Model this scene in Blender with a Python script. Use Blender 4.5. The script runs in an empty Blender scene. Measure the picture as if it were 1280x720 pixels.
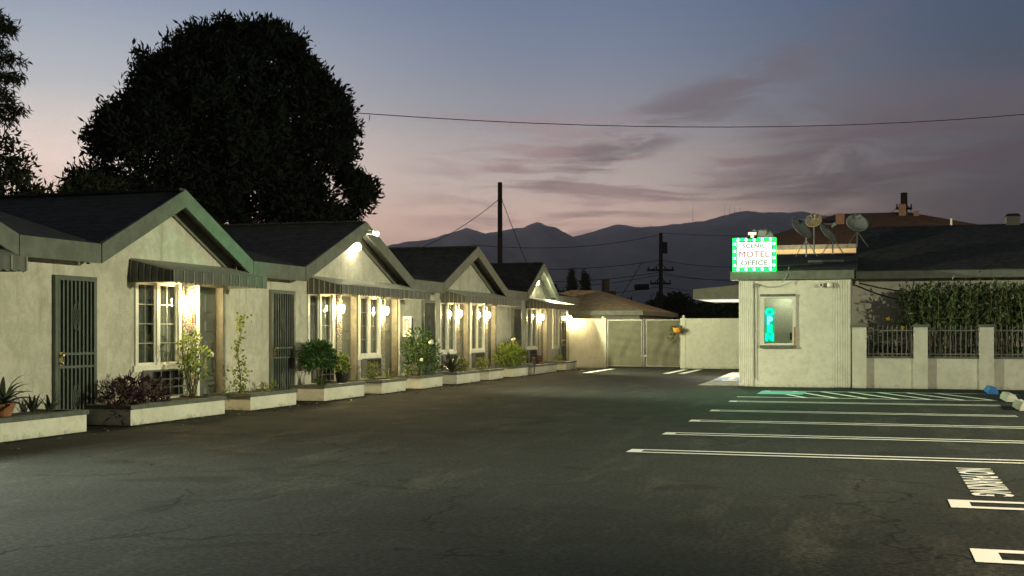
import bpy, math, random
import numpy as np
from mathutils import Vector, Matrix

R = math.radians
rng = random.Random(11)
nr = np.random.default_rng(11)
scn = bpy.context.scene
col = scn.collection

# ============================================================ CAMERA / WORLD / LIGHT
# World axes: +Y runs along the motel row away from the viewer, +X points across the lot.
ROT = math.atan(0.3)                       # camera is turned this much to the left of +Y
cam_d = bpy.data.cameras.new("camera")
cam = bpy.data.objects.new("camera", cam_d); col.objects.link(cam)
cam.location = (0, 0, 1.4)
cam.rotation_euler = (R(90), 0, ROT)
cam_d.sensor_width = 36.0
cam_d.lens = 36.0 * 1500 / 1280
cam_d.shift_y = 54 / 1280
cam_d.clip_start = 0.1
cam_d.clip_end = 60000
scn.camera = cam
scn.view_settings.view_transform = 'Standard'
scn.view_settings.look = 'None'
scn.view_settings.exposure = 0.0
scn.view_settings.gamma = 1.0
scn.view_settings.use_curve_mapping = False

def lin(r, g, b):
    f = lambda c: (c/255/12.92) if c/255 <= 0.04045 else ((c/255+0.055)/1.055)**2.4
    return (f(r), f(g), f(b))

class NT:
    """small node-tree helper"""
    def __init__(s, tree):
        s.t = tree; s.n = tree.nodes; s.l = tree.links
    def add(s, kind, **kw):
        nd = s.n.new(kind)
        for k, v in kw.items(): setattr(nd, k, v)
        return nd
    def put(s, sock, val):
        if hasattr(val, 'is_output') or isinstance(val, bpy.types.NodeSocket): s.l.new(val, sock)
        else: sock.default_value = val
    def math(s, op, a, b=0.0, c=0.0, clamp=False):
        nd = s.add('ShaderNodeMath', operation=op); nd.use_clamp = clamp
        s.put(nd.inputs[0], a); s.put(nd.inputs[1], b)
        if len(nd.inputs) > 2: s.put(nd.inputs[2], c)
        return nd.outputs[0]
    def dot(s, a, v):
        nd = s.add('ShaderNodeVectorMath', operation='DOT_PRODUCT')
        s.put(nd.inputs[0], a); s.put(nd.inputs[1], v); return nd.outputs['Value']
    def smooth(s, x, a, b, lo=0.0, hi=1.0):
        nd = s.add('ShaderNodeMapRange'); nd.interpolation_type = 'SMOOTHSTEP'
        s.put(nd.inputs[0], x); nd.inputs[1].default_value = a; nd.inputs[2].default_value = b
        nd.inputs[3].default_value = lo; nd.inputs[4].default_value = hi; return nd.outputs[0]
    def ramp(s, x, stops, interp='EASE'):
        nd = s.add('ShaderNodeValToRGB'); cr = nd.color_ramp; cr.interpolation = interp
        while len(cr.elements) < len(stops): cr.elements.new(0.5)
        for e, (p, c) in zip(cr.elements, stops):
            e.position = p; e.color = (c[0], c[1], c[2], 1)
        s.put(nd.inputs[0], x); return nd.outputs[0]
    def mix(s, f, a, b, mode='MIX'):
        nd = s.add('ShaderNodeMix', data_type='RGBA', blend_type=mode)
        s.put(nd.inputs[0], f)
        for i, v in ((6, a), (7, b)):
            if isinstance(v, tuple): nd.inputs[i].default_value = (v[0], v[1], v[2], 1)
            else: s.put(nd.inputs[i], v)
        return nd.outputs[2]
    def noise(s, vec, scale, detail=4, rough=0.55, dist=0.0):
        nd = s.add('ShaderNodeTexNoise'); s.put(nd.inputs['Vector'], vec)
        nd.inputs['Scale'].default_value = scale; nd.inputs['Detail'].default_value = detail
        nd.inputs['Roughness'].default_value = rough; nd.inputs['Distortion'].default_value = dist
        return nd.outputs[0]
    def mapping(s, vec, scale=(1, 1, 1), loc=(0, 0, 0), rot=(0, 0, 0)):
        nd = s.add('ShaderNodeMapping'); s.put(nd.inputs[0], vec)
        nd.inputs['Scale'].default_value = scale; nd.inputs['Location'].default_value = loc
        nd.inputs['Rotation'].default_value = rot; return nd.outputs[0]

# ---- dusk sky: Nishita twilight base + afterglow gradient + stretched cloud bands
world = bpy.data.worlds.new("World"); scn.world = world; world.use_nodes = True
W = NT(world.node_tree); W.n.clear()
out = W.add('ShaderNodeOutputWorld'); bg = W.add('ShaderNodeBackground')
W.l.new(bg.outputs[0], out.inputs[0])
tc = W.add('ShaderNodeTexCoord').outputs['Generated']
nrm = W.add('ShaderNodeVectorMath', operation='NORMALIZE'); W.l.new(tc, nrm.inputs[0]); D = nrm.outputs[0]
sepn = W.add('ShaderNodeSeparateXYZ'); W.l.new(D, sepn.inputs[0]); zz = sepn.outputs[2]
fwd = W.dot(D, (-math.sin(ROT), math.cos(ROT), 0)); rgt = W.dot(D, (math.cos(ROT), math.sin(ROT), 0))
sky = W.add('ShaderNodeTexSky'); sky.sky_type = 'NISHITA'; sky.sun_disc = False
SUN_EL, SUN_ROT = R(-1.5), R(-32)
sky.sun_elevation = SUN_EL; sky.sun_rotation = SUN_ROT
def zr(y): return (414 - y) / 1500                      # image row of the photo -> tan(elevation)
ez = W.math('MULTIPLY', zz, 1/0.30, clamp=True)
S_ = lambda y: max(0, min(1, zr(y)/0.30))
left = W.ramp(ez, [(0.0, lin(225, 178, 158)), (S_(300), lin(255, 208, 184)), (S_(215), lin(252, 228, 214)),
                   (S_(122), lin(178, 182, 186)), (S_(10), lin(123, 138, 163)), (1.0, lin(120, 135, 160))], 'LINEAR')
mid = W.ramp(ez, [(0.0, lin(222, 176, 156)), (S_(290), lin(255, 212, 190)), (S_(235), lin(206, 188, 178)),
                  (S_(150), lin(142, 142, 150)), (S_(80), lin(114, 124, 144)), (S_(10), lin(93, 110, 137)), (1.0, lin(92, 108, 134))], 'LINEAR')
right = W.ramp(ez, [(0.0, lin(78, 68, 70)), (S_(260), lin(78, 72, 75)), (S_(190), lin(80, 80, 90)),
                    (S_(100), lin(66, 76, 92)), (S_(10), lin(56, 73, 100)), (1.0, lin(62, 76, 100))], 'LINEAR')
f1 = W.smooth(rgt, -0.36, 0.04); f2 = W.smooth(rgt, 0.03, 0.40)
grad = W.mix(f2, W.mix(f1, left, mid), right)
# cloud coordinates: azimuth and elevation, elevation strongly stretched
cmb = W.add('ShaderNodeCombineXYZ'); W.put(cmb.inputs[0], rgt); W.put(cmb.inputs[1], zz)
warp = W.noise(W.mapping(cmb.outputs[0], (3, 9, 1)), 1.0, 3, 0.5)
yy = W.math('ADD', zz, W.math('MULTIPLY', W.math('SUBTRACT', warp, 0.5), 0.05))
cm2 = W.add('ShaderNodeCombineXYZ'); W.put(cm2.inputs[0], rgt); W.put(cm2.inputs[1], yy)
streak = W.noise(W.mapping(cm2.outputs[0], (4.6, 46, 1), (0.7, 2.3, 0), (0, 0, R(4))), 1.5, 7, 0.62, 0.35)
sm = W.smooth(streak, 0.43, 0.62)
low = W.math('MULTIPLY', W.smooth(zz, 0.205, 0.14), W.smooth(rgt, -0.13, 0.01))
cl1 = W.math('MULTIPLY', W.math('MULTIPLY', sm, low), 0.85)
ccol = W.mix(f2, lin(160, 130, 130), lin(80, 68, 74))
skyc = W.mix(cl1, grad, ccol)
big = W.noise(W.mapping(cm2.outputs[0], (3.0, 9.5, 1), (0.19, 0.33, 0)), 1.5, 5, 0.52, 0.5)
bm_ = W.smooth(big, 0.40, 0.60)
# the larger violet bank fills the right side and tapers off upward and leftward
bank = W.math('MULTIPLY', W.smooth(rgt, 0.10, 0.30), W.smooth(zz, 0.222, 0.155))
arm_z = W.math('MULTIPLY_ADD', W.math('SUBTRACT', rgt, 0.04), 0.42, 0.135)
arm_d = W.math('ABSOLUTE', W.math('SUBTRACT', yy, arm_z))
thin = W.math('MULTIPLY', W.smooth(arm_d, 0.034, 0.006), W.math('MULTIPLY', W.smooth(rgt, -0.06, 0.12), W.smooth(rgt, 0.33, 0.22)))
wisp = W.smooth(W.noise(W.mapping(cm2.outputs[0], (7, 30, 1), (.3, .1, 0), (0, 0, R(-14))), 1.4, 7, 0.65, 0.5), 0.36, 0.60)
thin = W.math('MULTIPLY', thin, wisp)
bm_ = W.math('MAXIMUM', W.math('MULTIPLY', bm_, W.smooth(wisp, -0.2, 0.7)), W.smooth(thin, 0.05, 0.6))
cl2 = W.math('MULTIPLY', W.math('MULTIPLY', bm_, W.math('MAXIMUM', bank, thin)), 0.70)
skyc = W.mix(cl2, skyc, W.mix(W.smooth(zz, 0.10, 0.2), lin(72, 65, 68), lin(102, 88, 95)))
# the glow is only in the west: dark overhead and behind the viewer
fall = W.math('MULTIPLY', W.smooth(zz, 0.28, 0.70, 1.0, 0.26), W.smooth(fwd, 0.78, 0.1, 1.0, 0.24))
fcol = W.mix(1.0, skyc, W.add('ShaderNodeCombineXYZ').outputs[0], 'MULTIPLY')
mulv = fcol.node; 
cmbf = W.add('ShaderNodeCombineColor'); [W.put(cmbf.inputs[i], fall) for i in range(3)]
W.l.new(cmbf.outputs[0], mulv.inputs[7])
nis = W.mix(1.0, sky.outputs[0], (0.02, 0.02, 0.02), 'MULTIPLY')
W.l.new(W.mix(1.0, fcol, nis, 'ADD'), bg.inputs[0]); bg.inputs[1].default_value = 1.42

sun_d = bpy.data.lights.new("afterglow_sun", 'SUN'); sun_d.energy = 0.02; sun_d.angle = R(20); sun_d.color = (1, .72, .6)
sun = bpy.data.objects.new("afterglow_sun", sun_d); col.objects.link(sun)
sun.rotation_euler = (R(86), 0, R(180) - SUN_ROT)

def lamp(name, kind, loc, power, color, target=None, size=0.05, cone=150, blend=0.4, parent=None):
    d = bpy.data.lights.new(name, kind); d.energy = power; d.color = color
    d.shadow_soft_size = size
    if kind == 'SPOT': d.spot_size = R(cone); d.spot_blend = blend
    o = bpy.data.objects.new(name, d); col.objects.link(o); o.location = loc
    if target is not None:
        o.rotation_euler = (Vector(target) - Vector(loc)).to_track_quat('-Z', 'Y').to_euler()
    return o
FLOOD = (1.0, 0.93, 0.66)
# lot floodlights: one on each lit gable (the first gable is just left of the frame) and one on the far side of the lot
lamp("flood_first_gable", 'SPOT', (-10.75, 8.6, 2.95), 3200, (0.92, 1.0, 0.80), (-7.6, 8.8, 0), 0.08, 125, 1.0)
lamp("flood_second_gable", 'SPOT', (-10.72, 25.0, 3.60), 6200, (0.94, 1.0, 0.66), (2.0, 33.0, 2.2), 0.07, 110, 0.9)
lamp("flood_fourth_gable", 'SPOT', (-10.75, 39.9, 3.2), 1750, (0.95, 1.0, 0.62), (-2.5, 45, .9), 0.07, 150, 0.5)
lamp("flood_across_lot", 'SPOT', (12.5, 17.5, 4.6), 14500, (0.99, 0.98, 0.63), (-11, 19, 1.6), 0.16, 90, 0.75)
lamp("flood_hedge_side", 'SPOT', (11.0, 15.0, 4.6), 4400, (1.0, 0.96, 0.66), (2.5, 32, 1.2), 0.10, 50, 0.6)
lamp("flood_street_side", 'SPOT', (6.5, 2.5, 5.2), 9000, (1.0, 0.82, 0.55), (3.2, 9.0, 0), 0.2, 62, 0.9)

# ============================================================ MESH HELPERS
class MB:
    def __init__(s): s.v = []; s.f = []
    def quad(s, *p):
        i = len(s.v); s.v += [tuple(q) for q in p]; s.f.append(tuple(range(i, i+len(p)))); return s
    def box(s, x0, x1, y0, y1, z0, z1):
        i = len(s.v)
        s.v += [(x, y, z) for z in (z0, z1) for y in (y0, y1) for x in (x0, x1)]
        for a in ((0, 2, 3, 1), (4, 5, 7, 6), (0, 1, 5, 4), (2, 6, 7, 3), (0, 4, 6, 2), (1, 3, 7, 5)):
            s.f.append(tuple(i+k for k in a))
        return s
    def hexa(s, b, t):                       # bottom 4 pts, top 4 pts (same winding)
        i = len(s.v); s.v += [tuple(p) for p in b] + [tuple(p) for p in t]
        s.f += [(i+3, i+2, i+1, i), (i+4, i+5, i+6, i+7)]
        for k in range(4): s.f.append((i+k, i+(k+1) % 4, i+4+(k+1) % 4, i+4+k))
        return s
    def prism(s, poly, axis, a, b):          # poly: 2D points, extruded along axis from a to b
        def P(u, w, q): return {'x': (q, u, w), 'y': (u, q, w), 'z': (u, w, q)}[axis]
        i = len(s.v); n = len(poly)
        s.v += [P(u, w, a) for u, w in poly] + [P(u, w, b) for u, w in poly]
        s.f += [tuple(i+n-1-k for k in range(n)), tuple(i+n+k for k in range(n))]
        for k in range(n): s.f.append((i+k, i+(k+1) % n, i+n+(k+1) % n, i+n+k))
        return s
    def tube(s, pts, r, n=6, r2=None):
        pts = [Vector(p) for p in pts]; m = len(pts); i0 = len(s.v)
        for k, p in enumerate(pts):
            d = (pts[min(k+1, m-1)] - pts[max(k-1, 0)]).normalized()
            ref = Vector((0, 0, 1)) if abs(d.z) < 0.9 else Vector((1, 0, 0))
            a = d.cross(ref).normalized(); b = d.cross(a)
            rr = r if r2 is None else r + (r2-r)*k/(m-1)
            for q in range(n):
                t = 2*math.pi*q/n
                s.v.append(tuple(p + a*math.cos(t)*rr + b*math.sin(t)*rr))
        for k in range(m-1):
            for q in range(n):
                a = i0+k*n+q; b = i0+k*n+(q+1) % n
                s.f.append((a, b, b+n, a+n))
        s.f.append(tuple(i0+q for q in range(n-1, -1, -1))); s.f.append(tuple(i0+(m-1)*n+q for q in range(n)))
        return s
    def lathe(s, c, prof, n=16, axis='z'):   # prof: list of (radius, height)
        i0 = len(s.v); m = len(prof)
        for r, h in prof:
            for q in range(n):
                t = 2*math.pi*q/n; u, w = r*math.cos(t), r*math.sin(t)
                p = {'z': (u, w, h), 'x': (h, u, w), 'y': (u, h, w)}[axis]
                s.v.append((c[0]+p[0], c[1]+p[1], c[2]+p[2]))
        for k in range(m-1):
            for q in range(n):
                a = i0+k*n+q; b = i0+k*n+(q+1) % n
                s.f.append((a, b, b+n, a+n))
        s.f.append(tuple(i0+q for q in range(n-1, -1, -1))); s.f.append(tuple(i0+(m-1)*n+q for q in range(n)))
        return s
    def ball(s, c, r, n=12, sq=1.0):
        k = max(4, n//2)
        return s.lathe(c, [(max(1e-3, r*math.sin(math.pi*j/k)), -r*sq*math.cos(math.pi*j/k)) for j in range(k+1)], n)
    def build(s, name, m, parent=None, smooth=False):
        return link_mesh(name, np.array(s.v, dtype=np.float64), s.f, m, parent, smooth)

OFF = {}
def link_mesh(name, v, f, m, parent=None, smooth=False):
    me = bpy.data.meshes.new(name)
    o = bpy.data.objects.new(name, me)
    v = np.asarray(v, dtype=np.float64)
    if parent is not None:
        off = OFF[parent.name]; o.parent = parent; OFF[o.name] = off
    else:
        off = np.array([(v[:, 0].min()+v[:, 0].max())/2, (v[:, 1].min()+v[:, 1].max())/2, v[:, 2].min()])
        o.location = off; OFF[o.name] = off
    me.from_pydata([tuple(p) for p in (v-off)], [], f)
    if smooth: me.polygons.foreach_set('use_smooth', [True]*len(me.polygons))
    me.update()
    if m is not None: me.materials.append(m)
    col.objects.link(o)
    return o
def tag(o, label=None, cat=None, group=None, kind=None):
    if label: o['label'] = label
    if cat: o['category'] = cat
    if group: o['group'] = group
    if kind: o['kind'] = kind
    return o
def thing(name, loc, label, cat, group=None):
    o = bpy.data.objects.new(name, None); col.objects.link(o)
    o.location = loc; o.empty_display_size = 0.2; OFF[o.name] = np.array(loc, dtype=np.float64)
    return tag(o, label, cat, group)
def copy_tree(o, parent=None):
    c = o.copy(); col.objects.link(c)
    if parent is not None: c.parent = parent
    for ch in list(o.children): copy_tree(ch, c)
    return c
def text_mesh(body, size, extrude, spacing=1.0, bold=0.0):
    cu = bpy.data.curves.new("lettering", 'FONT'); cu.body = body; cu.size = size; cu.extrude = extrude
    cu.align_x = 'CENTER'; cu.align_y = 'CENTER'; cu.space_character = spacing; cu.offset = bold
    cu.resolution_u = 3
    o = bpy.data.objects.new("lettering_curve", cu); col.objects.link(o)
    dg = bpy.context.evaluated_depsgraph_get(); me = bpy.data.meshes.new_from_object(o.evaluated_get(dg))
    v = np.array([tuple(x.co) for x in me.vertices]); f = [tuple(p.vertices) for p in me.polygons]
    bpy.data.objects.remove(o); bpy.data.curves.remove(cu); bpy.data.meshes.remove(me)
    return v, f

# ============================================================ MATERIALS
def new_mat(name):
    m = bpy.data.materials.new(name); m.use_nodes = True
    t = NT(m.node_tree); b = t.n['Principled BSDF']; return m, t, b
def mat(name, c, rough=0.6, metal=0.0, vary=0.15, scale=6.0, bump=0.0, bscale=60.0, spec=0.4, dirt=None):
    m, t, b = new_mat(name)
    P = t.add('ShaderNodeTexCoord').outputs['Object']
    n = t.noise(P, scale, 5, 0.6)
    k = t.smooth(n, 0.3, 0.7, 1-vary, 1+vary)
    cc = t.add('ShaderNodeCombineColor'); [t.put(cc.inputs[i], k) for i in range(3)]
    c1 = t.mix(1.0, tuple(c), cc.outputs[0], 'MULTIPLY')
    if dirt:
        n2 = t.noise(P, dirt[1], 6, 0.65)
        c1 = t.mix(t.smooth(n2, 0.52, 0.72, 0, dirt[2]), c1, tuple(dirt[0]))
    t.put(b.inputs['Base Color'], c1)
    b.inputs['Roughness'].default_value = rough; b.inputs['Metallic'].default_value = metal
    b.inputs['Specular IOR Level'].default_value = spec
    if bump:
        bp = t.add('ShaderNodeBump'); bp.inputs['Strength'].default_value = bump; bp.inputs['Distance'].default_value = 0.01
        t.put(bp.inputs['Height'], t.noise(P, bscale, 4, 0.6)); t.l.new(bp.outputs[0], b.inputs['Normal'])
    return m
def emis(name, c, strength):
    m, t, b = new_mat(name)
    b.inputs['Base Color'].default_value = (c[0]*.5, c[1]*.5, c[2]*.5, 1)
    b.inputs['Emission Color'].default_value = (c[0], c[1], c[2], 1); b.inputs['Emission Strength'].default_value = strength
    return m
def leaf_mat(name, c, var=0.45, trans=0.25, rough=0.45, tip=None, spec=0.35):
    m, t, b = new_mat(name)
    g = t.add('ShaderNodeNewGeometry')
    k = t.smooth(g.outputs['Random Per Island'], 0, 1, 1-var, 1+var)
    cc = t.add('ShaderNodeCombineColor'); [t.put(cc.inputs[i], k) for i in range(3)]
    c1 = t.mix(1.0, tuple(c), cc.outputs[0], 'MULTIPLY')
    if tip:
        w = t.add('ShaderNodeTexWhiteNoise'); w.noise_dimensions = '1D'; t.put(w.inputs['W'], g.outputs['Random Per Island'])
        c1 = t.mix(t.smooth(w.outputs[0], 0.6, 0.95), c1, tuple(tip))
    t.put(b.inputs['Base Color'], c1); b.inputs['Roughness'].default_value = rough
    b.inputs['Specular IOR Level'].default_value = spec
    if trans:
        tr = t.add('ShaderNodeBsdfTranslucent'); t.put(tr.inputs[0], c1)
        mx = t.add('ShaderNodeMixShader'); mx.inputs[0].default_value = trans
        o = t.n['Material Output']; t.l.new(b.outputs[0], mx.inputs[1]); t.l.new(tr.outputs[0], mx.inputs[2]); t.l.new(mx.outputs[0], o.inputs[0])
    return m

def stucco(name, c, streak=0.35, bscale=38, bump=0.5):
    m, t, b = new_mat(name)
    P = t.add('ShaderNodeTexCoord').outputs['Object']
    a = t.noise(P, 0.8, 5, 0.65); d = t.noise(P, 7, 6, 0.7); st = t.noise(t.mapping(P, (5, 5, .7)), 1.0, 6, 0.7, 0.4)
    c1 = t.mix(t.smooth(a, 0.35, 0.7, 0, 0.5), tuple(c), tuple(x*.74 for x in c))
    mo = t.noise(P, 3.2, 7, 0.72, 0.6)
    c1 = t.mix(t.smooth(mo, 0.44, 0.60, 0, 0.7*bump), c1, (c[0]*.70, c[1]*.69, c[2]*.64))
    c1 = t.mix(t.smooth(d, 0.46, 0.64, 0, 0.45), c1, (c[0]*.72, c[1]*.70, c[2]*.64))
    c1 = t.mix(t.smooth(st, 0.52, 0.70, 0, streak), c1, (c[0]*.55, c[1]*.52, c[2]*.45))
    # splash dirt near the ground
    sp = t.add('ShaderNodeSeparateXYZ'); g = t.add('ShaderNodeNewGeometry'); t.l.new(g.outputs['Position'], sp.inputs[0])
    hh = t.math('ADD', sp.outputs[2], t.math('MULTIPLY', t.math('SUBTRACT', d, 0.5), 0.5))
    c1 = t.mix(t.smooth(hh, 0.09, -0.08, 0, 0.6), c1, (.10, .09, .075))
    t.put(b.inputs['Base Color'], c1); b.inputs['Roughness'].default_value = 0.9; b.inputs['Specular IOR Level'].default_value = 0.15
    bp = t.add('ShaderNodeBump'); bp.inputs['Strength'].default_value = bump; bp.inputs['Distance'].default_value = 0.02
    h = t.math('ADD', t.noise(P, bscale, 5, 0.65), t.math('MULTIPLY', t.noise(P, 9, 3, 0.5, 0.8), 0.8))
    t.put(bp.inputs['Height'], h); t.l.new(bp.outputs[0], b.inputs['Normal'])
    return m

def asphalt(name, base, stains=1.0):
    m, t, b = new_mat(name)
    P = t.add('ShaderNodeTexCoord').outputs['Object']
    big = t.noise(P, 0.22, 6, 0.62, 0.6); med = t.noise(P, 1.3, 6, 0.65); fine = t.noise(P, 70, 3, 0.6); grit = t.noise(P, 260, 2, 0.5)
    c1 = t.mix(t.smooth(big, 0.36, 0.66), tuple(x*.85 for x in base), tuple(x*1.2 for x in base))
    c1 = t.mix(t.smooth(med, 0.45, 0.75, 0, 0.55), c1, tuple(x*1.55 for x in base))
    # long dusty drag marks along the lane
    dr = t.noise(t.mapping(P, (1.5, .28, 1), (0, 0, 0), (0, 0, R(28))), 1.2, 7, 0.75, 0.3)
    c1 = t.mix(t.smooth(dr, 0.50, 0.70, 0, 0.55*stains), c1, (base[0]*3.0, base[1]*2.8, base[2]*2.4))
    oil = t.noise(P, 0.75, 4, 0.6, .5)
    c1 = t.mix(t.smooth(oil, 0.57, 0.66, 0, 0.55), c1, tuple(x*.45 for x in base))
    # cracks: distorted voronoi borders, only in patches
    wv = t.add('ShaderNodeVectorMath', operation='ADD'); t.put(wv.inputs[0], P)
    nn = t.add('ShaderNodeTexNoise'); t.put(nn.inputs['Vector'], P); nn.inputs['Scale'].default_value = 1.6; nn.inputs['Detail'].default_value = 6
    sc = t.add('ShaderNodeVectorMath', operation='SCALE'); t.l.new(nn.outputs['Color'], sc.inputs[0]); sc.inputs['Scale'].default_value = 0.9
    t.l.new(sc.outputs[0], wv.inputs[1])
    vo = t.add('ShaderNodeTexVoronoi'); vo.feature = 'DISTANCE_TO_EDGE'; t.l.new(wv.outputs[0], vo.inputs['Vector']); vo.inputs['Scale'].default_value = 0.26
    cr = t.math('MULTIPLY', t.smooth(vo.outputs['Distance'], 0.0065, 0.002), t.smooth(t.noise(P, .35, 3), 0.42, 0.56))
    c1 = t.mix(t.math('MULTIPLY', cr, 0.55), c1, tuple(x*.2 for x in base))
    grain = t.noise(P, 24, 5, 0.75)
    sp = t.math('MULTIPLY', t.smooth(grit, 0.3, 0.8, 0.6, 1.5), t.smooth(grain, 0.36, 0.64, 0.42, 1.65))
    cc = t.add('ShaderNodeCombineColor'); [t.put(cc.inputs[i], sp) for i in range(3)]
    c1 = t.mix(0.8, c1, cc.outputs[0], 'MULTIPLY')
    t.put(b.inputs['Base Color'], c1)
    t.put(b.inputs['Roughness'], t.smooth(med, 0.3, 0.7, 0.8, 0.97)); b.inputs['Specular IOR Level'].default_value = 0.14
    bp = t.add('ShaderNodeBump'); bp.inputs['Strength'].default_value = 0.45; bp.inputs['Distance'].default_value = 0.012
    hg = t.math('ADD', t.math('MULTIPLY', fine, 1.0), t.math('SUBTRACT', t.math('MULTIPLY', t.noise(P, 0.8, 3), 4.0), t.math('MULTIPLY', cr, 2.0)))
    t.put(bp.inputs['Height'], hg); t.l.new(bp.outputs[0], b.inputs['Normal'])
    return m

def paint_mat(name, c, wear=(0.07, 0.07, 0.065)):
    m, t, b = new_mat(name)
    P = t.add('ShaderNodeTexCoord').outputs['Object']
    n = t.noise(P, 9, 7, 0.75); n2 = t.noise(P, 1.2, 4, 0.6)
    w = t.math('MULTIPLY', t.smooth(n, 0.56, 0.72), t.smooth(n2, 0.35, 0.7, 0.15, .8))
    t.put(b.inputs['Base Color'], t.mix(w, tuple(c), tuple(wear))); b.inputs['Roughness'].default_value = 0.7
    return m

def shingle(name, c):
    m, t, b = new_mat(name)
    P = t.add('ShaderNodeTexCoord').outputs['Object']
    sp = t.add('ShaderNodeSeparateXYZ'); t.l.new(P, sp.inputs[0])
    rows = t.math('FRACT', t.math('MULTIPLY', sp.outputs[2], 13.0))       # courses follow height on a pitched roof
    n = t.noise(P, 5, 5, 0.7); n3 = t.noise(t.mapping(P, (1, 1, 6)), 2.2, 4, 0.6)
    c1 = t.mix(t.smooth(n, 0.3, 0.7), tuple(x*.65 for x in c), tuple(x*1.45 for x in c))
    c1 = t.mix(t.smooth(n3, 0.5, 0.7, 0, 0.5), c1, tuple(x*1.6 for x in c))
    c1 = t.mix(t.smooth(rows, 0.14, 0.0, 0, 0.8), c1, tuple(x*.25 for x in c))
    t.put(b.inputs['Base Color'], c1); b.inputs['Roughness'].default_value = 0.92; b.inputs['Specular IOR Level'].default_value = 0.15
    bp = t.add('ShaderNodeBump'); bp.inputs['Strength'].default_value = 0.6; bp.inputs['Distance'].default_value = 0.02
    t.put(bp.inputs['Height'], t.math('ADD', t.math('MULTIPLY', rows, -0.8), t.noise(P, 40, 3))); t.l.new(bp.outputs[0], b.inputs['Normal'])
    return m

def pebble(name, c):
    m, t, b = new_mat(name)
    P = t.add('ShaderNodeTexCoord').outputs['Object']
    vo = t.add('ShaderNodeTexVoronoi'); vo.feature = 'DISTANCE_TO_EDGE'; t.put(vo.inputs['Vector'], P); vo.inputs['Scale'].default_value = 17
    v2 = t.add('ShaderNodeTexVoronoi'); t.put(v2.inputs['Vector'], P); v2.inputs['Scale'].default_value = 17
    k = t.smooth(vo.outputs['Distance'], 0.0, 0.16)
    cs = t.mix(0.35, tuple(c), v2.outputs['Color'], 'MULTIPLY')
    t.put(b.inputs['Base Color'], t.mix(k, tuple(x*.3 for x in c), cs)); b.inputs['Roughness'].default_value = 0.85
    bp = t.add('ShaderNodeBump'); bp.inputs['Strength'].default_value = 0.9; bp.inputs['Distance'].default_value = 0.03
    t.put(bp.inputs['Height'], k); t.l.new(bp.outputs[0], b.inputs['Normal'])
    return m

def glass_mat(name, refl=1.0):
    m, t, b = new_mat(name); o = t.n['Material Output']
    tr = t.add('ShaderNodeBsdfTransparent'); tr.inputs[0].default_value = (.82, .86, .84, 1)
    gl = t.add('ShaderNodeBsdfGlossy'); gl.inputs['Roughness'].default_value = 0.02
    lw = t.add('ShaderNodeFresnel'); lw.inputs[0].default_value = 1.5
    fac = t.math('MULTIPLY', lw.outputs[0], 1.8*refl, clamp=True)
    mx = t.add('ShaderNodeMixShader'); t.put(mx.inputs[0], fac); t.l.new(tr.outputs[0], mx.inputs[1]); t.l.new(gl.outputs[0], mx.inputs[2]); t.l.new(mx.outputs[0], o.inputs[0])
    return m

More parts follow.
